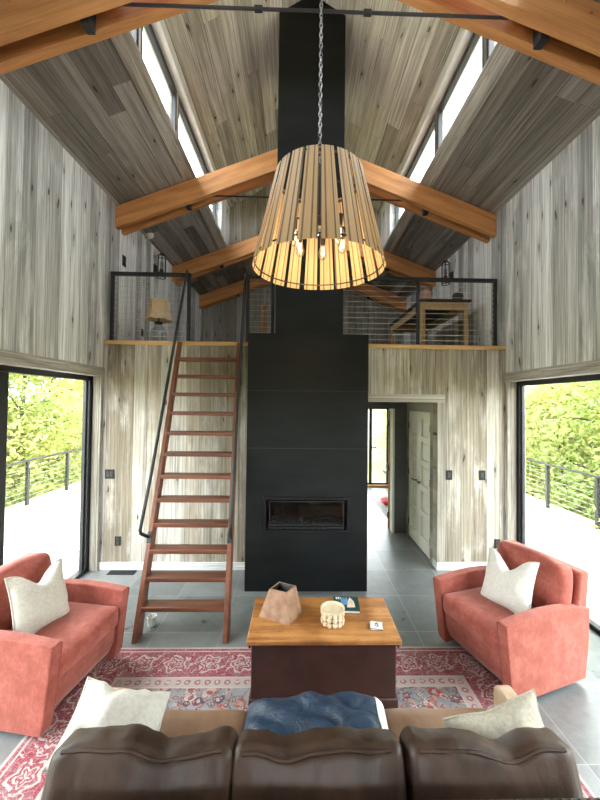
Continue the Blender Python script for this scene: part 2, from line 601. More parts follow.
def mat_leaf(name, a, b, c3):
    M = Mat(name)
    c = M.coords()
    n = M.noise(M.vec(*c), .9, 3, .6)
    f = M.noise(M.vec(*c), 7, 3, .7)
    col = M.ramp((n * .6 + f * .5).step(.3, .8), [(0, a), (.6, b), (1, c3)])
    t = M.t
    df = t.nodes.new('ShaderNodeBsdfDiffuse')
    tr = t.nodes.new('ShaderNodeBsdfTranslucent')
    t.links.new(col, df.inputs[0])
    t.links.new(col, tr.inputs[0])
    mx = t.nodes.new('ShaderNodeMixShader')
    mx.inputs[0].default_value = .45
    t.links.new(df.outputs[0], mx.inputs[1])
    t.links.new(tr.outputs[0], mx.inputs[2])
    t.links.new(mx.outputs[0], t.nodes['Material Output'].inputs[0])
    return M.m


m_leaf = mat_leaf('yellow_green_leaves', (.30, .36, .09), (.58, .60, .20), (.74, .66, .30))
m_leaf2 = mat_leaf('fresh_green_leaves', (.22, .33, .09), (.46, .55, .20), (.68, .66, .28))
m_ground = mottled('forest_floor', (.10, .11, .03), (.24, .21, .07), 2.5, .95)


# ------------------------------------------------------------------ mesh helpers
class MB:
    def __init__(s):
        s.v, s.f = [], []

    def add(s, vs_, fs):
        n = len(s.v)
        s.v += [Vector(p) for p in vs_]
        s.f += [tuple(i + n for i in q) for q in fs]
        return s

    def box(s, a, b):
        (x0, y0, z0), (x1, y1, z1) = a, b
        return s.add([(x0, y0, z0), (x1, y0, z0), (x1, y1, z0), (x0, y1, z0), (x0, y0, z1), (x1, y0, z1), (x1, y1, z1), (x0, y1, z1)],
                     [(0, 3, 2, 1), (4, 5, 6, 7), (0, 1, 5, 4), (1, 2, 6, 5), (2, 3, 7, 6), (3, 0, 4, 7)])

    def prism(s, poly, d, f):
        """poly: list of 2-D points, d: depth pair, f(u, v, w) -> 3-D point"""
        n = len(poly)
        pts = [f(u, v, d[0]) for u, v in poly] + [f(u, v, d[1]) for u, v in poly]
        fs = [tuple(range(n))[::-1], tuple(range(n, 2 * n))]
        fs += [(i, (i + 1) % n, (i + 1) % n + n, i + n) for i in range(n)]
        return s.add(pts, fs)

    def bar(s, p, q, w, h, up=(0, 0, 1)):
        """rectangular bar from p to q"""
        p, q = Vector(p), Vector(q)
        d = (q - p).normalized()
        sd = d.cross(Vector(up)).normalized()
        u = sd.cross(d).normalized()
        o = [(-w / 2, -h / 2), (w / 2, -h / 2), (w / 2, h / 2), (-w / 2, h / 2)]
        pts = [p + sd * a + u * b for a, b in o] + [q + sd * a + u * b for a, b in o]
        return s.add(pts, [(3, 2, 1, 0), (4, 5, 6, 7), (0, 1, 5, 4), (1, 2, 6, 5), (2, 3, 7, 6), (3, 0, 4, 7)])

    def tube(s, path, r, n=10, closed=False):
        path = [Vector(p) for p in path]
        m = len(path)
        rs = r if isinstance(r, (list, tuple)) else [r] * m
        pts = []
        ref = None
        for i, p in enumerate(path):
            if closed:
                d = path[(i + 1) % m] - path[i - 1]
            else:
                d = path[min(i + 1, m - 1)] - path[max(i - 1, 0)]
            d.normalize()
            if ref is None:
                ref = d.orthogonal().normalized()
            ref = (ref - d * ref.dot(d)).normalized()
            b = d.cross(ref)
            pts += [p + (ref * cos(2 * pi * k / n) + b * sin(2 * pi * k / n)) * rs[i] for k in range(n)]
        fs = []
        for i in range(m if closed else m - 1):
            j = (i + 1) % m
            for k in range(n):
                l = (k + 1) % n
                fs.append((i * n + k, i * n + l, j * n + l, j * n + k))
        if not closed:
            fs += [tuple(range(n))[::-1], tuple(range((m - 1) * n, m * n))]
        return s.add(pts, fs)

    def lathe(s, prof, c=(0, 0, 0), n=28):
        """prof: (r, z) pairs from bottom to top"""
        c = Vector(c)
        pts, fs = [], []
        for r, z in prof:
            pts += [c + Vector((r * cos(2 * pi * k / n), r * sin(2 * pi * k / n), z)) for k in range(n)]
        for i in range(len(prof) - 1):
            for k in range(n):
                l = (k + 1) % n
                fs.append((i * n + k, i * n + l, (i + 1) * n + l, (i + 1) * n + k))
        if prof[0][0] > 1e-4:
            fs.append(tuple(range(n))[::-1])
        if prof[-1][0] > 1e-4:
            fs.append(tuple(range((len(prof) - 1) * n, len(prof) * n)))
        return s.add(pts, fs)

    def rbox(s, size, r, c=(0, 0, 0), bulge=0.0, wob=0.0, seed=0, n=14, wscale=5.0):
        """soft box: rounded edges, faces that bulge, and a little unevenness"""
        sx, sy, sz = [q / 2 for q in size]
        c = Vector(c)
        idx = {}
        pts, fs = [], []

        def pt(a, b, d):
            k = (round(a * 1000), round(b * 1000), round(d * 1000))
            if k not in idx:
                p = Vector((a * sx, b * sy, d * sz))
                inn = Vector((max(-sx + r, min(sx - r, p.x)), max(-sy + r, min(sy - r, p.y)), max(-sz + r, min(sz - r, p.z))))
                dd = p - inn
                if dd.length > 1e-9:
                    p = inn + dd.normalized() * r
                w = (1 - a * a) * (1 - b * b) + (1 - b * b) * (1 - d * d) + (1 - a * a) * (1 - d * d)
                p = p * 1.0 + Vector((a * (1 - b * b) * (1 - d * d), b * (1 - a * a) * (1 - d * d), d * (1 - a * a) * (1 - b * b))) * bulge
                if wob:
                    q = p * wscale + Vector((seed * 3.1, seed * 1.7, seed))
                    p += Vector((noise.noise(q), noise.noise(q + Vector((9, 3, 1))), noise.noise(q + Vector((2, 7, 5))))) * wob
                idx[k] = len(pts)
                pts.append(c + p)
            return idx[k]
        g = [-cos(pi * i / n) * .35 + (-1 + 2 * i / n) * .65 for i in range(n + 1)]
        for ax in range(3):
            for sg in (-1, 1):
                for i in range(n):
                    for j in range(n):
                        q = []
                        for a, b in ((g[i], g[j]), (g[i + 1], g[j]), (g[i + 1], g[j + 1]), (g[i], g[j + 1])):
                            v = [0, 0, 0]
                            v[ax] = sg
                            v[(ax + 1) % 3] = a
                            v[(ax + 2) % 3] = b
                            q.append(pt(*v))
                        fs.append(tuple(q if sg > 0 else q[::-1]))
        return s.add(pts, fs)

    def pillow(s, w, h, t, seed=0, chop=0.0, n=22, wr=.012):
        """throw pillow standing in the XZ plane, base at z=0, with ears at the corners"""
        pts, fs = [], []
        ids = {}
        for side in (-1, 1):
            for i in range(n + 1):
                for j in range(n + 1):
                    u, v = -1 + 2 * i / n, -1 + 2 * j / n
                    rim = i in (0, n) or j in (0, n)
                    if rim and (i, j) in ids:
                        continue
                    th = t / 2 * ((1 - abs(u) ** 2.6) * (1 - abs(v) ** 2.6)) ** .55
                    px = u * w / 2 * (1 - .08 * (1 - v * v))
                    pz = v * h / 2 * (1 - .08 * (1 - u * u))
                    if chop:
                        pz -= chop * max(0, v) ** 1.5 * math.exp(-(u / .42) ** 2)
                    q = Vector((px * 7, pz * 7, seed * 5.3 + side))
                    rad = noise.noise(q) * wr + noise.noise(q * 2.3) * wr * .6
                    fold = sin(atan2(v + .2, u) * 7 + seed) * .008 * (abs(u) * abs(v)) ** .5
                    y = side * (th + (0 if rim else rad + fold))
                    ids[(i, j) if rim else (i, j, side)] = len(pts)
                    pts.append((px, y, pz + h / 2))
        for side in (-1, 1):
            def g(i, j):
                return ids[(i, j)] if (i in (0, n) or j in (0, n)) else ids[(i, j, side)]
            for i in range(n):
                for j in range(n):
                    q = (g(i, j), g(i + 1, j), g(i + 1, j + 1), g(i, j + 1))
                    fs.append(q if side < 0 else q[::-1])
        s.rim = [pts[ids[(i, 0)]] for i in range(n)] + [pts[ids[(n, j)]] for j in range(n)] + \
                [pts[ids[(i, n)]] for i in range(n, 0, -1)] + [pts[ids[(0, j)]] for j in range(n, 0, -1)]
        return s.add(pts, fs)


def obj(name, mb, mat, parent=None, world=True, bevel=0.0, smooth=True, angle=40, segs=2, subsurf=0):
    me = bpy.data.meshes.new(name)
    off = Vector((0, 0, 0))
    if parent is not None and world:
        o_ = parent
        while o_ is not None:
            off += o_.location
            o_ = o_.parent
    me.from_pydata([p - off for p in mb.v], [], mb.f)
    bm = bmesh.new()
    bm.from_mesh(me)
    bmesh.ops.recalc_face_normals(bm, faces=bm.faces)
    bm.to_mesh(me)
    bm.free()
    me.materials.append(mat)
    if smooth:
        me.shade_smooth()
        me.set_sharp_from_angle(angle=radians(angle))
    o = bpy.data.objects.new(name, me)
    C.objects.link(o)
    if parent is not None:
        o.parent = parent
    if bevel:
        m = o.modifiers.new('bevel', 'BEVEL')
        m.width = bevel
        m.segments = segs
        m.limit_method = 'ANGLE'
        m.angle_limit = radians(35)
        m.harden_normals = False
    if subsurf:
        m = o.modifiers.new('subsurf', 'SUBSURF')
        m.levels = m.render_levels = subsurf
    return o


def thing(name, label, cat, loc=(0, 0, 0), rotz=0.0, group=None):
    o = bpy.data.objects.new(name, None)
    o.empty_display_size = .1
    C.objects.link(o)
    o.location = loc
    o.rotation_euler = (0, 0, rotz)
    o['label'] = label
    o['category'] = cat
    if group:
        o['group'] = group
    return o


def tag(o, label, cat, group=None):
    o['label'] = label
    o['category'] = cat
    if group:
        o['group'] = group
    return o


def recentre(o, base):
    """move a one-mesh thing's origin to its base"""
    base = Vector(base)
    for v in o.data.vertices:
        v.co -= base
    o.location = base
    return o


def struct(name, mb, mat, parent=None, **kw):
    o = obj(name, mb, mat, parent, **kw)
    if parent is None:
        o['kind'] = 'structure'
    return o


def sthing(name, loc=(0, 0, 0)):
    o = bpy.data.objects.new(name, None)
    C.objects.link(o)
    o.location = loc
    o['kind'] = 'structure'
    return o


def copy_tree(o, parent=None):
    c = o.copy()
    C.objects.link(c)
    c.parent = parent
    for ch in list(o.children):
        copy_tree(ch, c)
    return c


# ================================================================== THE SETTING
# floor
struct('floor', MB().box((WL - .12, YB - .3, -.12), (WR + .12, YE + .05, 0)), m_tiles, smooth=False)
# side walls: opening for the big windows, the right one solid beyond the end wall of the living room
WY0, WY1, WZ = 0.0, 4.51, 2.45
for nm, xi, xo in (('wall_left', XL, XL - .22), ('wall_right', XR, XR + .25)):
    a, b = min(xi, xo), max(xi, xo)
    w = MB()
    top = ZE + .0
    w.box((a, YB, WZ), (b, YE, top))
    w.box((a, YB, 0), (b, WY0, WZ))
    if xi < 0:
        w.box((a, WY1, 0), (b, 5.0, WZ)).box((a, 8.6, 0), (b, YE, WZ)).box((a, 5.0, 0), (b, 8.6, .3)).box((a, 5.0, 2.2), (b, 8.6, WZ))  # left wall also opens for the added window that lights the hall
    else:
        w.box((a, WY1, 0), (b, YE, WZ))
    struct(nm, w, m_side, smooth=False)
    s = 1 if xi < 0 else -1
    t = MB().box((min(xi, xi + s * .02), WY0, WZ), (max(xi, xi + s * .02), WY1 + .02, WZ + .115))
    struct('trim_1' if xi < 0 else 'trim_2', t, m_trimwood, bevel=.003)

struct('trim_12', MB().box((XL - .10, WY1 - .018, 0), (XL, WY1, WZ)), m_trimwood_v, bevel=.002)
struct('trim_13', MB().box((XR, WY1 - .018, 0), (XR + .12, WY1, WZ)), m_trimwood_v, bevel=.002)

# wall below the loft edge, with the passage on the right of the fireplace
OPX0, OPX1, OPZ = .45, 1.826, 2.167
w = MB()
w.box((XL, YW, 0), (OPX0, YW + .14, 2.72))
w.box((OPX1, YW, 0), (XR, YW + .14, 2.72))
w.box((OPX0, YW, OPZ), (OPX1, YW + .14, 2.72))
w.box((XL, YW, 2.72), (XR, YW + .14, 2.868))
struct('wall_front', w, m_front, smooth=False)
struct('trim_3', MB().box((OPX0, YW - .014, OPZ), (OPX1 + .10, YW, OPZ + .10)), m_trimwood, bevel=.002)
struct('trim_4', MB().box((OPX1, YW - .014, 0.10), (OPX1 + .10, YW, OPZ)), m_trimwood_v, bevel=.002)
struct('baseboard_left', MB().box((XL, YW - .02, 0), (-.60, YW, .095)), m_base, bevel=.003)
struct('baseboard_right', MB().box((OPX1 - .005, YW - .022, 0), (XR, YW, .10)).box((OPX1 - .005, YW, 0), (OPX1, YW + .13, .10)), m_base, bevel=.003)

# loft floor and its pale pine edge
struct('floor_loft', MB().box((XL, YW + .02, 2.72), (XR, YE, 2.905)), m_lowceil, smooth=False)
struct('trim_5', MB().box((XL, YW - .03, 2.868), (XR, YW + .10, ZL)), m_pine_x, bevel=.004)
# end wall behind the loft, with a glass opening in the far room below
w = MB()
w.box((XL, YE, 2.6), (XR, YE + .15, 5.9))
struct('wall_end', w, m_loftwall, smooth=False)
w = MB()
w.box((XL, YE, 0), (-1.0, YE + .15, 2.6)).box((-1.0, YE, 2.04), (1.25, YE + .15, 2.6)).box((2.36, YE, 0), (XR, YE + .15, 2.6)).box((1.25, YE, 2.04), (2.36, YE + .15, 2.6))
struct('wall_far', w, m_plaster, smooth=False)
# hall
struct('wall_hall_right', MB().box((1.826, YW + .14, 0), (1.95, 4.79, 2.72)).box((1.826, 5.735, 0), (1.95, 5.95, 2.72)).box((1.826, 4.79, 2.03), (1.95, 5.735, 2.72)), m_trimwood_v, smooth=False)
struct('wall_hall_end', MB().box((1.60, 5.82, 0), (1.826, 5.95, 2.72)).box((.45, 5.82, 2.06), (1.60, 5.95, 2.72)).box((.30, 5.82, 0), (.72, 5.95, 2.06)), m_dkwall, smooth=False)
struct('trim_6', MB().box((1.585, 5.80, 0), (1.62, 5.97, 2.06)), m_whitetrim, bevel=.003)
struct('trim_7', MB().box((-1.05, YE - .06, 0), (2.42, YE + .02, .05)), m_threshold, bevel=.003)

# roof: low slopes either side, clerestory strip, raised gable in the middle
YG = 7.1


def zlow(x):
    return ZE + PT * (2.61 - abs(x - XC))


def slope_slab(x0, z0, x1, z1, y0, y1, t):
    return MB().prism([(x0, z0), (x1, z1), (x1, z1 + t), (x0, z0 + t)], (y0, y1), lambda u, v, w_: (u, w_, v))


for sg in (-1, 1):
    xe = XC + sg * 2.98
    xi = XC + sg * (CA + .15)
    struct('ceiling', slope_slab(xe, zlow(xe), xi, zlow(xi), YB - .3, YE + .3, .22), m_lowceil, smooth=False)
    struct('trim_8' if sg < 0 else 'trim_9', slope_slab(xi, zlow(xi) - .012, XC + sg * CA, zlow(XC + sg * CA) - .012, YB - .3, YG, .03), m_sillboard, smooth=False)
    xo = XC + sg * (CA + .21)
    struct('ceiling_top_left' if sg < 0 else 'ceiling_top_right', slope_slab(xo, ZU - PU * .21 + .0, XC, ZU + PU * CA, YB - .3, YG + .3, .16), m_topceil, smooth=False)
    # the low roof carries on to the ridge beyond the raised part
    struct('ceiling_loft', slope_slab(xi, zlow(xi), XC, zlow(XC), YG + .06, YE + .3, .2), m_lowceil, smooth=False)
    # clerestory: head board, solid ends, posts
    x0 = XC + sg * CA
    x1 = x0 + sg * .20
    a, b = min(x0, x1), max(x0, x1)
    struct('trim_10' if sg < 0 else 'trim_11', MB().box((a - .0, YB, ZH), (b, YG, ZU + .02)), m_whitetrim, smooth=False)
    struct('wall_clerestory', MB().box((a, 6.35, ZS - .02), (b, YG, ZH)).box((a, YB, ZS - .02), (b, -2.4, ZH)), m_side, smooth=False)
    posts = [-1.2, .0, 1.15, 2.25, 3.25, 4.27] if sg < 0 else [-1.2, .0, 1.15, 2.25, 3.24, 4.42]
    ends = [-2.4] + posts + [6.35]
    for k in range(len(ends) - 1):
        f = sthing('window_clerestory', (x0 + sg * .14, ends[k], ZS))
        y0, y1 = ends[k] + (.022 if k else 0), ends[k + 1] - .022
        fr = MB()
        ax, bx = min(x0 + sg * .09, x0 + sg * .15), max(x0 + sg * .09, x0 + sg * .15)
        fr.box((ax, y0, ZS), (bx, y0 + .04, ZH)).box((ax, y1 - .04, ZS), (bx, y1, ZH))
        fr.box((ax, y0 + .04, ZH - .07), (bx, y1 - .04, ZH)).box((ax, y0 + .04, ZS), (bx, y1 - .04, ZS + .04))
        obj('window_frame', fr, m_frame, f, bevel=.003)
        obj('glass', MB().box((x0 + sg * .115, y0 + .03, ZS + .03), (x0 + sg * .123, y1 - .03, ZH - .03)), m_glass, f, smooth=False)
        if k:
            obj('mullion_post', MB().box((a + (.09 if sg > 0 else 0), ends[k] - .022, ZS), (b - (.09 if sg < 0 else 0), ends[k] + .022, ZH)), m_sillboard, f, smooth=False)
# gable wall that closes the raised part
struct('wall_gable', MB().prism([(XC - CA - .05, ZS - .05), (XC, zlow(XC) - .02), (XC + CA + .05, ZS - .05), (XC + CA + .05, ZU), (XC, ZU + PU * CA), (XC - CA - .05, ZU)],
       (YG, YG + .1), lambda u, v, w_: (u, w_, v)), m_gable, smooth=False)
# wall behind the camera, with an unseen window added for fill light
w = MB()
w.box((XL - .2, YB - .2, 0), (-.9, YB, 4.5)).box((1.1, YB - .2, 0), (XR + .2, YB, 4.5)).box((-.9, YB - .2, 2.3), (1.1, YB, 4.5)).box((-.9, YB - .2, 0), (1.1, YB, .9))
w.prism([(XL - .2, 4.5), (XR + .2, 4.5), (XR + .2, 4.8), (XC + CA, 5.3), (XC + CA, 6.12), (XC, 7.05), (XC - CA, 6.12), (XC - CA, 5.3), (XL - .2, 4.8)], (YB - .2, YB), lambda u, v, w_: (u, w_, v))
struct('wall_back', w, m_front, smooth=False)
f = sthing('window_fill_back', (.1, YB - .1, .9))
fr = MB()
for x in (-.87, .1, 1.07):
    fr.box((x - .03, YB - .14, .9), (x + .03, YB - .06, 2.3))
for z in (.93, 2.27):
    fr.box((-.9, YB - .13, z - .03), (1.1, YB - .07, z + .03))
obj('window_frame', fr, m_frame, f)
obj('glass', MB().box((-.9, YB - .105, .93), (1.1, YB - .095, 2.27)), m_glass, f, smooth=False)

# big side windows
for nm, xf, sg, mull in (('window_1', WL, -1, (1.55, 3.17)), ('window_2', WR, 1, (1.55, 2.95))):
    f = sthing(nm, (xf, WY1, 0))
    x0, x1 = (xf - .085, xf) if sg < 0 else (xf, xf + .07)
    fr = MB()
    fr.box((x0, WY0, .0), (x1, WY1, .045)).box((x0, WY0, WZ - .06), (x1, WY1, WZ))
    fr.box((x0, WY0, .045), (x1, WY0 + .07, WZ - .06)).box((x0, WY1 - .07, .045), (x1, WY1, WZ - .06))
    obj('window_frame', fr, m_frame, f, bevel=.004)
    for y in mull:
        obj('mullion', MB().box((x0 + .01, y - .05, .045), (x1 - .01, y + .05, WZ - .06)), m_frame, f, bevel=.004)
    ys = [WY0 + .07, mull[0] - .05, mull[0] + .05, mull[1] - .05, mull[1] + .05, WY1 - .07]
    for k in range(3):
        y0, y1 = ys[2 * k], ys[2 * k + 1]
        sash = MB()
        xa, xb = x0 + .02, x0 + .055
        sash.box((xa, y0, .045), (xb, y0 + .025, WZ - .06)).box((xa, y1 - .025, .045), (xb, y1, WZ - .06))
        so = obj('sash', sash, m_frame, f)
        obj('glass', MB().box((x0 + .034, y0, .045), (x0 + .041, y1, WZ - .06)), m_glass, so, smooth=False)

# far room glass door, widened out of view to let in more daylight
f = sthing('window_4', (1.8, YE + .05, 0))
fr = MB()
fr.box((-1.0, YE + .02, .05), (-.95, YE + .1, 2.04)).box((1.25, YE + .02, .05), (1.30, YE + .1, 2.04)).box((1.86, YE + .02, .05), (1.93, YE + .1, 2.04)).box((2.31, YE + .02, .05), (2.36, YE + .1, 2.04))
fr.box((-1.0, YE + .02, .05), (2.36, YE + .1, .10)).box((-1.0, YE + .02, 1.99), (2.36, YE + .1, 2.04))
obj('window_frame', fr, m_frame, f, bevel=.003)
obj('glass', MB().box((-.95, YE + .055, .1), (2.31, YE + .063, 1.99)), m_glass, f, smooth=False)
obj('handle', MB().box((1.925, YE - .03, 1.0), (1.945, YE + .02, 1.03)).box((1.925, YE - .04, 1.0), (2.03, YE - .025, 1.03)), m_hinge, f, bevel=.003)

f = sthing('window_fill_hall', (XL - .1, 6.8, .3))  # unseen window added to bring daylight into the hall and far room
fr = MB()
for y in (5.03, 6.8, 8.57):
    fr.box((XL - .15, y - .03, .3), (XL - .08, y + .03, 2.2))
for z in (.33, 2.17):
    fr.box((XL - .15, 5.0, z - .03), (XL - .08, 8.6, z + .03))
obj('window_frame', fr, m_frame, f)
obj('glass', MB().box((XL - .12, 5.0, .33), (XL - .113, 8.6, 2.17)), m_glass, f, smooth=False)

# hall double doors, five raised panels each
for k, (y0, y1) in enumerate(((4.795, 5.255), (5.267, 5.73))):
    d = sthing(f'door_{k + 1}', (1.85, y0, 0))
    lf = MB().box((1.866, y0, .012), (1.886, y1, 2.025))
    ry = [(.012, .22), (.50, .60), (.86, .97), (1.24, 1.34), (1.60, 1.70), (1.90, 2.025)]
    rails = [(.012, .20), (.51, .58), (.87, .95), (1.24, 1.32), (1.59, 1.67), (1.92, 2.025)]
    for z0, z1 in rails:
        lf.box((1.838, y0 + .09, z0), (1.868, y1 - .09, z1))
    lf.box((1.838, y0, .012), (1.868, y0 + .09, 2.025)).box((1.838, y1 - .09, .012), (1.868, y1, 2.025))
    obj('leaf', lf, m_doorwhite, d, smooth=False)
    for (a, b), (a2, b2) in zip(rails[:-1], rails[1:]):
        obj('panel', MB().box((1.852, y0 + .118, b + .03), (1.867, y1 - .115, a2 - .03)), m_doorwhite, d, bevel=.008)
    yh = y1 - .055 if k == 0 else y0 + .055
    sg = -1 if k == 0 else 1
    obj('handle', MB().tube([(1.838, yh, .985), (1.79, yh, .985), (1.785, yh + sg * .02, .985), (1.785, yh + sg * .11, .985)], .009, 8).lathe([(.025, 0), (.025, .01)], (1.832, yh, .98), 12), m_hinge, d)
    for z in (.25, 1.05, 1.8):
        yy = y0 - .004 if k == 0 else y1 - .012
        obj('hinge', MB().box((1.826, yy, z - .05), (1.842, yy + .016, z + .05)), m_hinge, d)
# door standing open at the end of the hall
d = sthing('door_3', (1.57, 5.97, 0))
pA, pB = Vector((1.578, 5.985, 0)), Vector((1.578 + .215, 5.985 + .77, 0))
obj('leaf', MB().bar((pA.x, pA.y, 1.02), (pB.x, pB.y, 1.02), .036, 2.016), m_doorwhite, d, bevel=.002)
obj('edge_band', MB().bar((pA.x - .001, pA.y - .006, 1.02), (pA.x, pA.y, 1.02), .030, 2.01), m_threshold, d)
hp = pA.lerp(pB, .92)
obj('handle', MB().tube([(hp.x - .018, hp.y, 1.0), (hp.x - .06, hp.y + .01, 1.0), (hp.x - .085, hp.y - .09, 1.0)], .009, 8), m_hinge, d)
for z in (.25, 1.05, 1.8):
    obj('hinge', MB().box((1.545, 5.962, z - .05), (1.572, 5.978, z + .05)), m_hinge, d)

# outside: decks, ground
struct('floor_deck_left', MB().box((-6.0, -5, -.22), (WL - .10, 12, -.10)), m_deck, smooth=False)
struct('floor_deck_right', MB().box((WR + .10, -5, -.22), (5.8, 12, -.10)), m_deck, smooth=False)
g = MB()
gn = 30
gv, gf = [], []
for i in range(gn + 1):
    for j in range(gn + 1):
        x, y = -45 + 90 * i / gn, -40 + 90 * j / gn
        dd = max(0, max(abs(x) - 7, y - 14, -y - 9))
        gv.append((x, y, -1.6 + .10 * dd + noise.noise(Vector((x * .2, y * .2, 0))) * .5))
for i in range(gn):
    for j in range(gn):
        a = i * (gn + 1) + j
        gf.append((a, a + gn + 1, a + gn + 2, a + 1))
struct('ground_forest', g.add(gv, gf), m_ground)

# ================================================================== THINGS
# ---------------------------------------------------------------- trusses
ang = math.atan(PT)
ZT = 5.80


def ply_poly(sg, y0, y1, top=0.0, bot=-.30):
    """one rafter plank, in a frame turned so its length is local X"""
    xw = XL - .0 if sg < 0 else XR + .0
    pts = []
    for x, dz in ((xw, bot), (XC, bot), (XC, top), (xw, top)):
        z = ZT - PT * abs(x - XC) + dz
        pts.append((x, z))
    return pts, (y0, y1)


def make_truss(y, label, rod=True):
    t = thing('roof_truss', label, 'truss', (XC, y, ZT - .5), 0, 'timber roof trusses')
    for sg in (-1, 1):
        a = -ang if sg < 0 else ang
        R = Matrix.Rotation(a, 3, 'Y')
        for dy in (0.0, .165):
            pts, (y0, y1) = ply_poly(sg, 0, .075)
            base = Vector((XC + sg * 1.3, 0, ZT - .5))
            mb = MB().prism(pts, (dy, dy + .075), lambda u, v, w_: (u, w_, v))
            Ri = R.inverted()
            mb.v = [Ri @ (p - base) for p in mb.v]
            o = obj('rafter', mb, m_fir_x, t, world=False, bevel=.006)
            o.location = (sg * 1.3, 0, 0)
            o.rotation_euler = (0, a, 0)
        xb = XC + sg * 1.66
        zb = ZT - PT * 1.66
        obj('spacer_plate', MB().prism([(xb - .035, zb - .02), (xb + .035, zb - .02), (xb + .03, zb - .325), (xb - .03, zb - .325)],
            (y + .078, y + .162), lambda u, v, w_: (u, w_, v)), m_black, t)
        for k in range(3):
            xx = XC + sg * (1.75 + .18 * k)
            zz = ZT - PT * (1.75 + .18 * k) - .10
            obj('bolt', MB().tube([(xx, y - .012, zz), (xx, y + .01, zz)], .014, 8), m_fir_x, t)
    if rod:
        zr = 5.02
        obj('tie_rod', MB().tube([(XC - 1.42, y + .12, zr), (XC + 1.42, y + .12, zr)], .0115, 8), m_black, t)
        for x in (-.32, .48) if rod == 2 else ():
            obj('clevis', MB().box((x - .03, y + .105, zr - .018), (x + .03, y + .135, zr + .018)), m_black, t, bevel=.004)
    return t


make_truss(2.385, 'orange double timber truss nearest the viewer, across the top above the hanging lamp', 2)
make_truss(4.74, 'orange double timber truss running into both sides of the black chimney shaft', 1)
make_truss(6.86, 'orange timber truss deep in the loft, just in front of the pale planked gable', 0)
make_truss(8.74, 'orange timber truss against the rear wall of the loft, lowest in view', 0)

# ---------------------------------------------------------------- fireplace
FX0, FX1, FY, FZ = -.579, .813, 4.0235, 2.941
fp = thing('fireplace', 'tall black steel fireplace with narrow glass firebox and chimney shaft up to the ridge', 'fireplace', (XC, FY, 0))
b = MB()
ix0, ix1, iz0, iz1 = -.383, .615, .655, 1.07
b.box((FX0, FY, 0.0), (ix0, YW - .002, FZ)).box((ix1, FY, 0), (FX1, YW - .002, FZ)).box((ix0, FY, 0), (ix1, YW - .002, iz0)).box((ix0, FY, iz1), (ix1, YW - .002, FZ))
obj('surround', b, m_steel, fp, smooth=False)
seam = MB()
for z in (1.62, 2.28):
    seam.box((FX0 - .001, FY - .0015, z - .003), (FX1 + .001, FY, z + .003))
obj('panel_seam', seam, m_black, fp)
SX0, SX1, SY0, SY1 = -.274, .522, 4.10, 4.90
ztop = lambda x: ZU + PU * (CA - abs(x - XC)) - .003
obj('chimney_shaft', MB().prism([(SX0, FZ), (SX1, FZ), (SX1, ztop(SX1)), (XC, ztop(XC)), (SX0, ztop(SX0))], (SY0, SY1), lambda u, v, w_: (u, w_, v)), m_steel, fp, smooth=False)
fb = MB()
fb.box((ix0, FY + .34, iz0), (ix1, FY + .36, iz1)).box((ix0, FY + .05, iz0), (ix1, FY + .34, iz0 + .01))
fb.box((ix0, FY + .05, iz1 - .01), (ix1, FY + .34, iz1)).box((ix0, FY + .05, iz0), (ix0 + .01, FY + .34, iz1)).box((ix1 - .01, FY + .05, iz0), (ix1, FY + .34, iz1))
obj('firebox', fb, m_black, fp)
ff = MB()
for (a, bb), th in (((ix0 + .004, ix1 - .004), .03),):
    ff.box((a, FY - .004, iz0 + .004), (a + th, FY + .03, iz1 - .004)).box((bb - th, FY - .004, iz0 + .004), (bb, FY + .03, iz1 - .004))
    ff.box((a + th, FY - .004, iz0 + .004), (bb - th, FY + .03, iz0 + .004 + th)).box((a + th, FY - .004, iz1 - .004 - th), (bb - th, FY + .03, iz1 - .004))
obj('firebox_frame', ff, m_steel, fp, bevel=.003)
ff = MB()
a, bb, th = ix0 + .07, ix1 - .07, .012
ff.box((a, FY + .005, iz0 + .06), (a + th, FY + .03, iz1 - .05)).box((bb - th, FY + .005, iz0 + .06), (bb, FY + .03, iz1 - .05))
ff.box((a + th, FY + .005, iz0 + .06), (bb - th, FY + .03, iz0 + .072)).box((a + th, FY + .005, iz1 - .062), (bb - th, FY + .03, iz1 - .05))
obj('inner_frame', ff, m_plate, fp, bevel=.002)
obj('fire_glass', MB().box((ix0 + .03, FY + .012, iz0 + .03), (ix1 - .03, FY + .018, iz1 - .03)), m_fireglass, fp, smooth=False)
em = MB()
rnd = random.Random(4)
for k in range(160):
    x, y, r = rnd.uniform(ix0 + .09, ix1 - .09), rnd.uniform(FY + .07, FY + .28), rnd.uniform(.010, .018)
    em.rbox((r * 2, r * 1.7, r * 1.5), r * .5, (x, y, iz0 + .085 + r * .6), n=2)
em.box((ix0 + .06, FY + .05, iz0 + .01), (ix1 - .06, FY + .30, iz0 + .09))
obj('ember_bed', em, m_ember, fp)

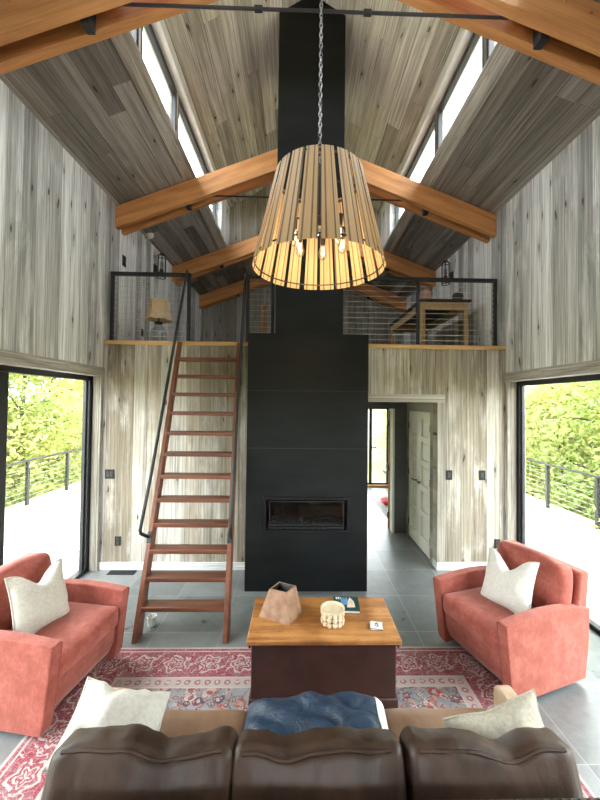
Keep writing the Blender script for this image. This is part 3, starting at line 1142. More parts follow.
# ---------------------------------------------------------------- ladder
lad = thing('loft_ladder', 'steep reddish wooden ladder with black handrails leaning on the loft edge', 'ladder', (-1.05, 3.22, 0))
Bz = lambda z: 3.235 + (4.53 - 3.235) * z / 2.93
dirv = Vector((0, 4.53 - 3.235, 2.93)).normalized()
xl = lambda z: -1.425 - .085 * z / 2.93
xr_ = lambda z: -.622 - .14 * z / 2.93
for fx in (xl, xr_):
    st = MB()
    up = Vector((0, -dirv.z, dirv.y))
    p, q = Vector((fx(0), Bz(0), 0)), Vector((fx(2.93), Bz(2.93), 2.90))
    hw, hd = .021, .065
    # feet cut flat on the floor, heads cut flush with the loft edge
    pts = []
    for z in (0.0, 2.90):
        for sx, sy in ((-1, -1), (1, -1), (1, 1), (-1, 1)):
            pts.append((fx(z) + sx * hw, min(Bz(z) + sy * hd / dirv.z, YW - .034 if z else 9), z))
    st.add(pts, [(3, 2, 1, 0), (4, 5, 6, 7), (0, 1, 5, 4), (1, 2, 6, 5), (2, 3, 7, 6), (3, 0, 4, 7)])
    obj('stringer', st, m_ladder_z, lad, bevel=.004)
for i in range(12):
    z = .255 + i * .2215
    obj('tread', MB().box((xl(z) + .018, Bz(z) - .075, z - .042), (xr_(z) - .018, Bz(z) + .065, z)), m_ladder_x, lad, bevel=.005)
hl = [(-1.446, 4.515, 3.83), (-1.462, 4.10, 2.72), (-1.478, 3.60, 1.40), (-1.490, 3.40, .91)]
hr_ = [(-.695, 4.515, 3.80), (-.672, 4.10, 2.75), (-.645, 3.60, 1.46), (-.625, 3.36, .96)]
for path, fx in ((hl, xl), (hr_, xr_)):
    e = Vector(path[-1])
    zz = .80
    end = Vector((fx(zz) + (-.012 if fx is xl else .012), Bz(zz) - .065, zz))
    mid = e + (Vector(path[-1]) - Vector(path[-2])).normalized() * .02 + (end - e) * .12
    obj('handrail', MB().tube(path + [mid, end], .0165, 10), m_black, lad)
    obj('bracket', MB().bar((fx(zz - .05), Bz(zz - .05) - .068, zz - .05), (fx(zz + .05), Bz(zz + .05) - .068, zz + .05), .046, .012, (0, -1, .4)), m_black, lad, bevel=.003)


# ---------------------------------------------------------------- loft railings
def railing(name, label, xs, ncab=11, wallends=()):
    y = YW + .045
    r = thing(name, label, 'railing', ((xs[0] + xs[-1]) / 2, y, ZL), 0, 'black loft railings')
    for x in xs:
        obj('post', MB().box((x - .02, y - .02, ZL), (x + .02, y + .02, ZL + .86)), m_black, r, bevel=.003)
    obj('top_rail', MB().box((xs[0] - .02, y - .025, ZL + .86), (xs[-1] + .02, y + .025, ZL + .905)), m_black, r, bevel=.003)
    for k in range(ncab):
        z = ZL + .07 + k * .072
        obj('cable', MB().tube([(xs[0], y, z), (xs[-1], y, z)], .0024, 6), m_cable, r)
    return r


railing('loft_railing', 'black cable railing at the loft edge in front of the lamp, left of the ladder', (-2.43, -1.44))
railing('loft_railing', 'short black cable railing between the ladder and the chimney', (-.67, -.345))
railing('loft_railing', 'long black cable railing at the loft edge in front of the wooden table', (.565, 1.58, 2.62))

# ---------------------------------------------------------------- pendant lamp
LD = 2.3
LX, LZ0, LZ1, R0, R1 = .128, 3.035, 3.655, .437, .292
pl = thing('pendant_lamp', 'large tapered lamp of striped wooden slats hanging on a chain', 'lamp', (LX, LD, LZ0))


def lring(z, r, wdt=.012, h=.012):
    pts, fs = [], []
    n = 64
    for k in range(n):
        a = 2 * pi * k / n
        for rr, zz in ((r - wdt, z), (r, z), (r, z + h), (r - wdt, z + h)):
            pts.append((LX + rr * cos(a), LD + rr * sin(a), zz))
    for k in range(n):
        l = (k + 1) % n
        for q in range(4):
            w_ = (q + 1) % 4
            fs.append((k * 4 + q, l * 4 + q, l * 4 + w_, k * 4 + w_))
    return MB().add(pts, fs)


NS = 20
rnd = random.Random(11)
for k in range(NS):
    a0 = 2 * pi * k / NS + rnd.uniform(-.02, .02) + .10 - pi / 2
    half = pi / NS * rnd.uniform(.74, .86)
    pts, fs = [], []
    nv, na = 7, 5
    for side in (0, 1):
        for i in range(nv):
            f_ = i / (nv - 1)
            z = LZ0 + (LZ1 - LZ0) * f_
            r = R0 + (R1 - R0) * f_ - side * .004
            for j in range(na):
                a = a0 + half * (-1 + 2 * j / (na - 1)) * (1.0)
                pts.append((r * cos(a), r * sin(a), z - LZ0))
    N1 = nv * na
    for i in range(nv - 1):
        for j in range(na - 1):
            q = (i * na + j, i * na + j + 1, (i + 1) * na + j + 1, (i + 1) * na + j)
            fs += [q, tuple(x + N1 for x in q[::-1])]
    for i in range(nv - 1):
        for j in (0, na - 1):
            q = (i * na + j, (i + 1) * na + j, (i + 1) * na + j + N1, i * na + j + N1)
            fs.append(q)
    for j in range(na - 1):
        for i in (0, nv - 1):
            q = (i * na + j, i * na + j + 1, i * na + j + 1 + N1, i * na + j + N1)
            fs.append(q)
    obj('slat', MB().add(pts, fs), m_slat, pl, world=False)
rt = lambda f_: R0 + (R1 - R0) * f_
obj('top_ring', lring(LZ1 - .03, rt(.97) - .006), m_black, pl)
obj('bottom_ring', lring(LZ0 + .03, rt(.03) - .006, .006, .008), m_hinge, pl)
hub = MB().lathe([(.0, 3.30), (.05, 3.30), (.055, 3.33), (.03, 3.37), (.012, 3.39), (.012, 3.74), (.0, 3.74)], (LX, LD, 0), 20)
for k in range(6):
    a = 2 * pi * k / 6 + .3
    hub.tube([(LX, LD, 3.34), (LX + .10 * cos(a), LD + .10 * sin(a), 3.36), (LX + .17 * cos(a), LD + .17 * sin(a), 3.34)], .008, 8)
for k in range(3):
    a = 2 * pi * k / 3 + .2
    hub.tube([(LX, LD, 3.655), (LX + rt(.95) * cos(a), LD + rt(.95) * sin(a), LZ1 - .025)], .006, 8)
obj('hub', hub, m_black, pl)
for k in range(6):
    a = 2 * pi * k / 6 + .3
    bx, by = LX + .17 * cos(a), LD + .17 * sin(a)
    sk = obj('socket', MB().lathe([(.0, 3.27), (.017, 3.27), (.02, 3.34), (.0, 3.345)], (bx, by, 0), 14), m_black, pl)
    obj('bulb', MB().lathe([(.0, 3.16), (.018, 3.168), (.029, 3.19), (.030, 3.215), (.020, 3.25), (.013, 3.272), (.0, 3.274)], (bx, by, 0), 16), m_jug, sk)
    obj('filament', MB().tube([(bx - .006, by, 3.255), (bx - .009, by, 3.20), (bx, by + .006, 3.225), (bx + .009, by, 3.20), (bx + .006, by, 3.255)], .0022, 6), m_bulb, sk)
l = bpy.data.lights.new('bulb_glow', 'POINT')
l.energy = .75
l.color = (1.0, .70, .36)
l.shadow_soft_size = .12
lo = bpy.data.objects.new('bulb_glow', l)
C.objects.link(lo)
lo.parent = pl
lo.location = (0, 0, .12)
# chain links up to the ridge
zr = ZU + PU * CA
ch = MB()
z = 3.735
k = 0
while z < zr - .03:
    a = pi / 2 * (k % 2) + .3
    pts = []
    for q in range(12):
        t = 2 * pi * q / 12
        lx, lz = .010 * cos(t), .0215 * sin(t)
        pts.append((LX + lx * cos(a), LD + lx * sin(a), z + lz))
    ch.tube(pts, .0034, 6, closed=True)
    z += .034
    k += 1
obj('chain', ch, m_chain, pl)
obj('canopy', MB().lathe([(.0, zr - .07), (.05, zr - .065), (.06, zr - .03), (.0, zr - .03)], (LX, LD, 0), 20), m_black, pl)
obj('cord', MB().tube([(LX + .012 * sin(i * 1.1), LD + .012 * cos(i * 1.1), 3.73 + (zr - .05 - 3.73) * i / 60) for i in range(61)], .003, 6), m_plate, pl)

# ---------------------------------------------------------------- rug
RX0, RX1, RY0, RY1 = -1.71, 1.66, .75, 3.11
rc = Vector(((RX0 + RX1) / 2, (RY0 + RY1) / 2, 0))
rug = obj('area_rug', MB().box((RX0, RY0, 0.0005), (RX1, RY1, .009)), mat_rug((RX1 - RX0) / 2, (RY1 - RY0) / 2), bevel=.003)
recentre(rug, rc)
tag(rug, 'faded red and blue patterned rug under the sofa and chest', 'rug')
RT = .009

# ---------------------------------------------------------------- chest and what stands on it
ch0 = thing('blanket_chest', 'low maroon painted wooden chest with a worn golden lid', 'chest', (.205, 2.72, RT))
b = MB().box((-.305, 2.49, RT), (.715, 2.975, .462))
obj('body', b, m_maroon, ch0, bevel=.006)
lid = MB().box((-.335, 2.455, .466), (.745, 3.0, .50))
obj('lid', lid, m_lid, ch0, bevel=.007, segs=3)
obj('lid_edge', MB().box((-.322, 2.468, .44), (-.307, 2.985, .467)).box((.717, 2.468, .44), (.732, 2.985, .467)), m_maroon, ch0, bevel=.003)
obj('lock_plate', MB().box((.19, 2.484, .42), (.225, 2.491, .455)), m_hinge, ch0, bevel=.002)
obj('plinth', MB().box((-.318, 2.478, RT), (.728, 2.987, .08)), m_maroon, ch0, bevel=.006)

# truncated-pyramid vase
vz = thing('clay_vase', 'rusty clay vase shaped like a cut pyramid with a dark square mouth, on the chest', 'vase', (-.105, 2.775, .50), radians(0))
bq = [(-.283, 2.73), (-.045, 2.615), (.055, 2.775), (-.19, 2.90)]
tq = [(-.208, 2.80), (-.065, 2.735), (.005, 2.85), (-.135, 2.915)]
cb = Vector((sum(p[0] for p in bq) / 4, sum(p[1] for p in bq) / 4, 0))
ct = Vector((sum(p[0] for p in tq) / 4, sum(p[1] for p in tq) / 4, 0))
ZV = .675
vm = MB()
vm.v = [Vector((*p, .5)) for p in bq] + [Vector((*p, ZV)) for p in tq] + [ct + (Vector((*p, 0)) - ct) * .82 + Vector((0, 0, ZV)) for p in tq]
vm.f = [(3, 2, 1, 0)] + [(i, (i + 1) % 4, (i + 1) % 4 + 4, i + 4) for i in range(4)] + [(i + 4, (i + 1) % 4 + 4, (i + 1) % 4 + 8, i + 8) for i in range(4)]
im = MB()
im.v = [ct + (Vector((*p, 0)) - ct) * .82 + Vector((0, 0, ZV)) for p in tq] + [cb + (Vector((*p, 0)) - cb) * .8 + Vector((0, 0, .52)) for p in bq]
im.f = [(i, (i + 1) % 4, (i + 1) % 4 + 4, i + 4) for i in range(4)] + [(4, 5, 6, 7)]
obj('body', vm, m_vase, vz, bevel=.004)
obj('inside', im, m_vasedark, vz)

# carved ivory pot with block rows
bw = thing('carved_pot', 'small ivory pot carved in rows of blocks, on the chest by the book', 'pot', (.28, 2.655, .50))
cx, cy = .28, 2.655
obj('body', MB().lathe([(.0, .502), (.070, .502), (.078, .515), (.070, .535), (.072, .56), (.078, .585), (.090, .605), (.092, .612), (.080, .612), (.072, .603), (.0, .600)], (cx, cy, 0), 32), m_bone, bw)
rnd = random.Random(9)
for row, (z, r, n) in enumerate(((.522, .080, 13), (.556, .074, 11), (.585, .082, 13))):
    bl = MB()
    for k in range(n):
        a = 2 * pi * (k + .5 * (row % 2)) / n
        w_ = 2 * pi * r / n * .74
        q = MB().rbox((.020, w_, .028 + rnd.uniform(-.003, .004)), .006, (0, 0, 0), n=3)
        R = Matrix.Rotation(a, 3, 'Z')
        q.v = [R @ (p + Vector((r, 0, 0))) + Vector((cx, cy, z)) for p in q.v]
        bl.add(q.v, q.f)
    obj('block_row', bl, m_bone, bw)
obj('groove', MB().lathe([(.074, .536), (.0765, .538), (.0755, .542), (.074, .542)], (cx, cy, 0), 32).lathe([(.076, .568), (.0785, .570), (.0785, .573), (.076, .573)], (cx, cy, 0), 32), m_boneshade, bw)

# book
bk = thing('book', 'dark green book with a picture on its cover, lying on the chest', 'book', (.415, 2.865, .50), radians(-4))
obj('cover', MB().box((-.10, -.10, .0), (.10, .10, .004)).box((-.10, -.10, .021), (.10, .10, .025)).box((-.104, -.10, .0), (-.10, .10, .025)), m_bookgreen, bk, world=False, bevel=.001)
obj('pages', MB().box((-.098, -.096, .004), (.096, .096, .021)), m_paper, bk, world=False)
obj('cover_picture', MB().box((-.045, -.02, .025), (.01, .085, .0256)), m_bookblue, bk, world=False, smooth=False)
obj('cover_picture', MB().add([(.0, -.06, .0257), (.065, -.055, .0257), (.06, .03, .0257), (.03, .09, .0257), (.012, .03, .0257)], [(0, 1, 2, 3, 4)]), m_bookcream, bk, world=False, smooth=False)
tl = MB()
for k in range(5):
    tl.box((-.085 + k * .016, .055, .025), (-.075 + k * .016, .085, .0256))
obj('title_lettering', tl, m_paper, bk, world=False, smooth=False)

# coasters with their black mark
for i in range(2):
    a = thing('coaster', ('white square coaster with a black curl mark, top of the pair on the chest' if i else 'lower coaster of the pair under the marked one on the chest'), 'coaster', (.598, 2.604, .50 + i * .0085), radians(-12 + (0 if i else 9)), 'coasters on the chest')
    obj('tile', MB().box((-.044, -.040, .0012), (.044, .040, .0075)), m_paper, a, world=False, bevel=.002)
    obj('backing', MB().box((-.045, -.041, .0), (.045, .041, .0016)), m_ink, a, world=False)
    if i:
        path = []
        for q in range(22):
            t = q / 21
            th = radians(150) - t * radians(330)
            path.append((.012 * cos(th) + (.004 if t > .5 else 0), .014 * sin(th) - .004, .0078))
        obj('mark', MB().tube([(.016, .022, .0078), (-.004, .020, .0078)] + path, .0024, 6), m_ink, a, world=False)


# ---------------------------------------------------------------- armchairs (front is local -Y)
def make_armchair(label, loc, rot):
    t = thing('armchair', label, 'armchair', loc, rot, 'coral armchairs')
    kw = dict(world=False)
    obj('swivel_base', MB().lathe([(.0, 0), (.24, 0), (.245, .02), (.23, .045), (.0, .05)], (0, .02, 0), 32), m_black, t, **kw)
    # arms: flat sides, arched tops, fronts that rake in toward the floor
    AW, AI = .38, .297
    for sg in (-1, 1):
        prof = []
        for k in range(9):
            q = k / 8
            prof.append((-.40 + .86 * q, .585 + .035 * sin(pi * q) - .02 * q))
        prof += [(.45, .30), (.41, .035), (-.325, .028), (-.337, .04)]
        x0, x1 = (-AW, -AI) if sg < 0 else (AI, AW)
        ar = obj('arm', MB().prism(prof, (x0, x1), lambda u, v, w_: (w_, u, v)), m_velvet, t, bevel=.014, segs=3, **kw)
        for xx in (AI + .002, AW - .002):
            obj('piping', MB().tube([(sg * xx, -.401, .578), (sg * xx, -.370, .32), (sg * xx, -.342, .07)], .004, 6), m_velvet, ar, **kw)
    # apron below the cushion
    obj('front_panel', MB().prism([(-.345, .32), (-.33, .17), (-.29, .085), (-.25, .05), (.33, .05), (.33, .32)], (-AI - .006, AI + .006), lambda u, v, w_: (w_, u, v)), m_velvet, t, bevel=.012, **kw)
    obj('seat_cushion', MB().rbox((.595, .68, .155), .035, (0, -.04, .395), .014, .004, 2, 12), m_velvet, t, **kw)
    # back frame, leaning a little
    bk_ = MB().prism([(.29, .10), (.43, .10), (.51, .825), (.405, .825)], (-.35, .35), lambda u, v, w_: (w_, u, v))
    obj('back', bk_, m_velvet, t, bevel=.02, segs=3, **kw)
    cu = MB().rbox((.60, .17, .41), .05, (0, 0, 0), .03, .008, 5, 12)
    R = Matrix.Rotation(radians(-10), 3, 'X')
    cu.v = [R @ p + Vector((0, .305, .655)) for p in cu.v]
    obj('back_cushion', cu, m_velvet, t, **kw)
    return t


fl = Vector((.987, -.16))
fr_ = Vector((-.951, -.309))
CL = Vector((-1.85, 2.69, RT))
CR = Vector((1.74, 2.93, RT))
armL = make_armchair('coral velvet armchair by the left window, near the ladder', CL, atan2(fl.x, -fl.y))
armR = make_armchair('coral velvet armchair by the right window, near the hall passage', CR, atan2(fr_.x, -fr_.y))


def pillow(label, w, h, t, mat, loc, rot, seed, chop=.06, group=None, wr=.012):
    mb = MB().pillow(w, h, t, seed, chop, wr=wr)
    p = thing('throw_pillow', label, 'pillow', loc, 0, group)
    p.rotation_euler = rot
    obj('cover', mb, mat, p, world=False, angle=80)
    obj('piping', MB().tube(mb.rim, .005, 6, closed=True), mat, p, world=False)
    return p


pillow('cream pillow propped in the left coral armchair', .44, .44, .15, m_linen, (-1.825, 2.63, .472), (radians(-20), radians(6), radians(76)), 1, .10, 'pillows')
pillow('pale pillow propped in the right coral armchair', .44, .44, .15, m_lightlinen, (1.70, 2.87, .472), (radians(-24), radians(-5), radians(-66)), 2, .12, 'pillows')

# ---------------------------------------------------------------- sofa (seen from behind, faces away)
sf = thing('leather_sofa', 'dark brown leather three-seat sofa seen from behind, facing the fireplace', 'sofa', (.10, 1.5, RT))
X0, X1 = -.99, 1.19
obj('frame', MB().box((X0 + .06, 1.16, RT + .07), (X1 - .06, 1.93, .30)), m_leather, sf, bevel=.015)
for x in (X0 + .08, X1 - .08):
    for y in (1.20, 1.88):
        obj('foot', MB().lathe([(.0, RT), (.025, RT), (.032, RT + .075), (.0, RT + .075)], (x, y, 0), 16), m_hinge, sf)
bk_ = MB().prism([(1.15, .12), (1.31, .12), (1.30, .70), (1.285, .72), (1.17, .72), (1.15, .70)], (X0 + .06, X1 - .05), lambda u, v, w_: (w_, u, v))
obj('back', bk_, m_leather, sf, bevel=.018, segs=3)
for a, b_ in ((X0, X0 + .09), (X1 - .09, X1)):
    obj('arm', MB().prism([(1.26, .12), (1.955, .12), (1.955, .585), (1.935, .61), (1.56, .61), (1.46, .58), (1.30, .44), (1.26, .40)], (a, b_), lambda u, v, w_: (w_, u, v)), m_tan_leather, sf, bevel=.02, segs=3)
wd = (X1 - X0 - .18) / 3
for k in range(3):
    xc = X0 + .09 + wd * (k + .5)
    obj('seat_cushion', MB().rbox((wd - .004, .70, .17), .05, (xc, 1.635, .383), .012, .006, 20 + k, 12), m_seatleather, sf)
rnd = random.Random(3)
for k in range(3):
    xc = (-.585, .09, .785)[k]
    ww = (.70, .67, .67)[k]
    cu = MB().rbox((ww, .165, .39), .04, (0, 0, 0), .016, .008, 30 + k, 26, 4.0)
    nv = []
    for p in cu.v:
        q = p.copy()
        # slumped top edge with a few puckers
        tt = max(0, q.z / .19)
        q.z -= .028 * tt * math.exp(-((q.x - (.10, -.14, .05)[k]) / .12) ** 2)
        q.z += .020 * tt * noise.noise(Vector((q.x * 7, k * 3.0, 1)))
        q.z += .009 * tt * noise.noise(Vector((q.x * 19, q.y * 9, k * 4.0)))
        q.y += (.007 * noise.noise(Vector((q.x * 13, q.z * 3, k * 7.0))) + .012 * max(0, tt - .1) * noise.noise(Vector((q.x * 26, q.z * 5, k * 5.0)))) * (1 if q.y < 0 else .5)
        nv.append(q)
    R = Matrix.Rotation(radians(-20), 3, 'X')
    cu.v = [R @ p + Vector((xc, 1.405, .604 - (.0, .008, .012)[k])) for p in nv]
    co = obj('back_cushion', cu, m_leather, sf)
    # welt along the rear top edge
    pw = []
    for i in range(25):
        u = -1 + 2 * i / 24
        x = u * (ww / 2 - .045)
        zz = .19 - .006
        zz -= .028 * math.exp(-((x - (.10, -.14, .05)[k]) / .12) ** 2) 
        p = Vector((x, -.079, zz - .006 + .018 * noise.noise(Vector((x * 7, k * 3.0, 1)))))
        pw.append(R @ p + Vector((xc, 1.405, .604 - (.0, .008, .012)[k])))
    obj('welt', MB().tube(pw, .0075, 6), m_leather, co)
nt = MB()
for i in range(60):
    x = X0 + .09 + (X1 - X0 - .17) * i / 59
    nt.rbox((.014, .014, .008), .0035, (x, 1.275, .721), n=2)
nto = obj('nailhead_trim', nt, m_hinge, sf)

pillow('cream pillow slumped on the sofa seat, its corner up beside the sofa arm', .43, .43, .15, m_lightlinen, (-.80, 1.49, .595), (radians(-84), radians(20), radians(12)), 4, .05, 'pillows', .04)
pillow('beige pillow leaning on the sofa back beside the blue jacket', .49, .25, .17, m_beige, (.985, 1.60, .485), (radians(-22), radians(-9), radians(8)), 6, .015, 'pillows', .016)

# blue jacket, bundled on the middle of the seat
jk = thing('jacket', 'navy blue jacket bundled on the sofa with a white stripe at one end', 'jacket', (.11, 1.775, .478))


def jh(x, y):
    """height of the bundled cloth above the seat"""
    e = max(0, 1 - abs(x / .37) ** 6) ** .5 * max(0, 1 - abs(y / .19) ** 4) ** .5
    p = Vector((x, y, 0))
    a = x * .75 + y * 1.15 + .06 * noise.noise(p * 4)
    r = (abs(sin(a * 15 + 1.5 * noise.noise(p * 5 + Vector((3, 1, 0))))) ** 1.5) * .028
    r2 = noise.noise(Vector((x * 11 + y * 7, y * 6 - x * 3, 4))) * .014
    return e * (.105 + r + r2 - .10 * y + .015 * sin(x * 5 + 1))


gx, gy = 60, 30
pts, fs = [], []
for i in range(gx + 1):
    for j in range(gy + 1):
        x = -.37 + .74 * i / gx + .02 * (j / gy - .5)
        y = -.19 + .38 * j / gy
        pts.append((x, y, jh(-.37 + .74 * i / gx, y) + .004))
nT = len(pts)
pts += [(p[0], p[1], 0) for p in pts]
for i in range(gx):
    for j in range(gy):
        q = (i * (gy + 1) + j, (i + 1) * (gy + 1) + j, (i + 1) * (gy + 1) + j + 1, i * (gy + 1) + j + 1)
        fs += [q, tuple(x + nT for x in q[::-1])]
for i in range(gx):
    for j in (0, gy):
        fs.append((i * (gy + 1) + j, (i + 1) * (gy + 1) + j, (i + 1) * (gy + 1) + j + nT, i * (gy + 1) + j + nT))
for j in range(gy):
    for i in (0, gx):
        fs.append((i * (gy + 1) + j, i * (gy + 1) + j + 1, i * (gy + 1) + j + 1 + nT, i * (gy + 1) + j + nT))
obj('shell', MB().add(pts, fs), m_nylon, jk, world=False, angle=80)
pts, fs = [], []
for lay in (.007, .001):
    for j in range(21):
        y = -.186 + .362 * j / 20
        for k in range(4):
            x = .315 + .045 * k / 3
            pts.append((x + .02 * (y / .38), y, jh(x, y) + lay + .003))
for j in range(20):
    for k in range(3):
        q = (j * 4 + k, j * 4 + k + 1, (j + 1) * 4 + k + 1, (j + 1) * 4 + k)
        fs += [q, tuple(x + 84 for x in q[::-1])]
    for k in (0, 3):
        fs.append((j * 4 + k, (j + 1) * 4 + k, (j + 1) * 4 + k + 84, j * 4 + k + 84))
obj('white_stripe', MB().add(pts, fs), m_stripe, jk, world=False)

# ---------------------------------------------------------------- wall fittings
def plate(name, label, cat, loc, nrm, w=.075, h=.118, kind='switch', group=None, mat=None):
    """wall plate; nrm is the axis pointing off the wall"""
    t = thing(name, label, cat, loc, 0, group)
    n = Vector(nrm)
    rot = atan2(n.y, n.x) + pi / 2
    t.rotation_euler = (0, 0, rot)
    obj('plate', MB().box((-w / 2, -.007, -h / 2), (w / 2, 0, h / 2)), mat or m_plate, t, world=False, bevel=.002)
    if kind == 'switch':
        k = max(1, round(w / .06))
        for i in range(k):
            xx = (i - (k - 1) / 2) * .046
            obj('rocker', MB().box((xx - .016, -.011, -.033), (xx + .016, -.006, .033)), m_hinge, t, world=False, bevel=.002)
    else:
        for z in (-.026, .026):
            obj('socket', MB().box((-.017, -.010, z - .019), (.017, -.006, z + .019)), m_hinge, t, world=False, bevel=.003)
    return t


plate('wall_switch', 'double black light switch left of the ladder, between window and ladder', 'switch', (-2.39, YW, 1.206), (0, -1, 0), .12, .118)
plate('wall_outlet', 'black power outlet low on the plank wall left of the ladder', 'outlet', (-2.27, YW, .358), (0, -1, 0), kind='outlet')
plate('wall_switch', 'black light switch on the plank wall nearer the hall passage', 'switch', (1.984, YW, 1.222), (0, -1, 0), .085, .125)
plate('wall_switch', 'black light switch on the plank wall nearer the right window', 'switch', (2.42, YW, 1.222), (0, -1, 0), .085, .125)
plate('wall_outlet', 'black power outlet behind the right coral armchair', 'outlet', (2.618, YW, .335), (0, -1, 0), kind='outlet')
plate('keypad', 'black keypad high on the plank side wall above the loft lamp', 'keypad', (XL, 4.995, 4.13), (1, 0, 0), .10, .15)
plate('wall_outlet', 'black outlet behind the loft lamp', 'outlet', (XL, 5.62, 3.23), (1, 0, 0), kind='outlet')
vn = thing('floor_vent', 'black floor vent grille by the plank wall near the left window', 'vent', (-2.165, 4.46, 0))
obj('frame', MB().box((-2.33, 4.405, 0), (-2.0, 4.417, .006)).box((-2.33, 4.503, 0), (-2.0, 4.515, .006)).box((-2.33, 4.417, 0), (-2.318, 4.503, .006)).box((-2.012, 4.417, 0), (-2.0, 4.503, .006)), m_plate, vn)
vb = MB().box((-2.318, 4.417, 0), (-2.012, 4.503, .002))
for k in range(14):
    x = -2.305 + k * .0215
    vb.box((x, 4.417, .002), (x + .008, 4.503, .005))
obj('grille', vb, m_plate, vn)
cu = thing('paper_cup', 'small white cup on the floor behind the ladder foot', 'cup', (-1.375, 3.43, 0))
obj('body', MB().lathe([(.0, 0), (.032, 0), (.043, .085), (.040, .085), (.030, .006), (.0, .005)], (-1.375, 3.43, 0), 24), m_white, cu)
obj('rim', MB().tube([(-1.375 + .043 * cos(k * pi / 12), 3.43 + .043 * sin(k * pi / 12), .085) for k in range(24)], .003, 6, closed=True), m_white, cu)


# sconces: black cage lanterns on the side walls of the loft
def sconce(label, x, y, z, sg):
    t = thing('wall_sconce', label, 'wall lamp', (x, y, z), 0, 'loft wall lamps')
    obj('back_plate', MB().box((min(x, x + sg * .02), y - .055, z - .10), (max(x, x + sg * .02), y + .055, z + .06)), m_black, t, bevel=.004)
    c = x + sg * .12
    obj('arm', MB().tube([(x + sg * .02, y, z - .06), (c, y, z - .06)], .010, 8), m_black, t)
    cg = MB()
    for k in range(6):
        a = 2 * pi * k / 6
        cg.tube([(c + .068 * cos(a), y + .068 * sin(a), z - .16), (c + .068 * cos(a), y + .068 * sin(a), z + .21), (c + .03 * cos(a), y + .03 * sin(a), z + .255)], .006, 6)
    for zz, r in ((-.16, .068), (.21, .068), (.255, .03)):
        cg.tube([(c + r * cos(q * pi / 10), y + r * sin(q * pi / 10), z + zz) for q in range(20)], .007, 6, closed=True)
    obj('cage', cg, m_black, t)
    sk = obj('socket', MB().lathe([(.0, z - .10), (.035, z - .10), (.035, z - .02), (.0, z - .02)], (c, y, 0), 16), m_black, t)
    obj('bulb', MB().lathe([(.0, z - .02), (.018, z - .015), (.032, z + .05), (.030, z + .10), (.0, z + .13)], (c, y, 0), 16), m_jug, sk)


sconce('black cage wall lantern above the loft lamp on the side wall', XL, 6.05, 4.43, 1)
sconce('black cage wall lantern above the loft table on the side wall', XR, 6.13, 4.44, -1)
# smoke detector on the sloping ceiling
sx, sy = -2.43, 5.66
sd = thing('smoke_detector', 'round white smoke detector on the sloping ceiling over the loft', 'smoke detector', (sx, sy, zlow(sx)))
sd.rotation_euler = (0, -ang, 0)
obj('housing', MB().lathe([(.0, -.045), (.045, -.045), (.062, -.03), (.068, 0), (.0, 0)], (0, 0, 0), 28), m_white, sd, world=False)
obj('sensor_cap', MB().lathe([(.0, -.055), (.022, -.055), (.026, -.045), (.0, -.045)], (0, 0, 0), 20), m_white, sd, world=False)

# loft lamp
LL = Vector((-1.99, 5.0, ZL - .013))
tl_ = thing('table_lamp', 'tan bell-shaded lamp with a clear glass jug base on the loft', 'lamp', LL)
jug = [(.0, .0), (.10, .0), (.112, .015), (.112, .20), (.095, .25), (.055, .285), (.045, .33), (.05, .345), (.0, .345)]
obj('glass_base', MB().lathe(jug, LL, 28), m_jug, tl_)
obj('stem', MB().tube([LL + Vector((0, 0, .345)), LL + Vector((0, 0, .42))], .014, 10).lathe([(.0, .335), (.05, .335), (.05, .36), (.0, .36)], LL, 20), m_hinge, tl_)
shp = [(.195, .385), (.172, .43), (.155, .50), (.148, .58), (.150, .66)]
pts, fs = [], []
n = 6
for side in (0, 1):
    for r, z in shp:
        for k in range(n):
            a = 2 * pi * k / n + .25
            a2 = 2 * pi * (k + 1) / n + .25
            p, q = Vector((cos(a), sin(a), 0)), Vector((cos(a2), sin(a2), 0))
            for s_ in range(4):
                d = p.lerp(q, s_ / 4) * (r - side * .004)
                pts.append(LL + Vector((d.x, d.y, z + .012 * (abs(s_ - 2) / 2 - .5))))
m_ = n * 4
for side in (0, 1):
    o = side * len(shp) * m_
    for i in range(len(shp) - 1):
        for k in range(m_):
            l_ = (k + 1) % m_
            fs.append((o + i * m_ + k, o + i * m_ + l_, o + (i + 1) * m_ + l_, o + (i + 1) * m_ + k))
obj('lamp_shade', MB().add(pts, fs), m_shade, tl_, angle=25)
obj('finial', MB().lathe([(.0, .66), (.008, .665), (.012, .68), (.0, .70)], LL, 12).tube([LL + Vector((-.14, 0, .655)), LL + Vector((.14, 0, .655))], .003, 6), m_hinge, tl_)

# loft table
tb = thing('loft_table', 'narrow pale oak table with a dark top standing on the loft', 'table', (2.15, 5.9, ZL - .013))
tx0, tx1, ty0, ty1, tz = 1.80, 2.50, 5.08, 6.75, 3.685
obj('table_top', MB().box((tx0 - .03, ty0 - .04, tz - .03), (tx1 + .03, ty1 + .04, tz)), m_darktop, tb, bevel=.004)
ap = MB()
ap.box((tx0 + .01, ty0 + .01, tz - .15), (tx1 - .01, ty0 + .035, tz - .03)).box((tx0 + .01, ty1 - .035, tz - .15), (tx1 - .01, ty1 - .01, tz - .03))
ap.box((tx0 + .01, ty0 + .035, tz - .15), (tx0 + .035, ty1 - .035, tz - .03)).box((tx1 - .035, ty0 + .035, tz - .15), (tx1 - .01, ty1 - .035, tz - .03))
obj('apron', ap, m_oak_y, tb, bevel=.003)
for x in (tx0, tx1 - .06):
    for y in (ty0, ty1 - .06):
        obj('leg', MB().box((x, y, ZL - .013), (x + .06, y + .06, tz - .03)), m_oak_z, tb, bevel=.003)
pk = thing('clay_pot', 'pinkish clay pot on the loft table', 'pot', (1.905, 5.16, tz))
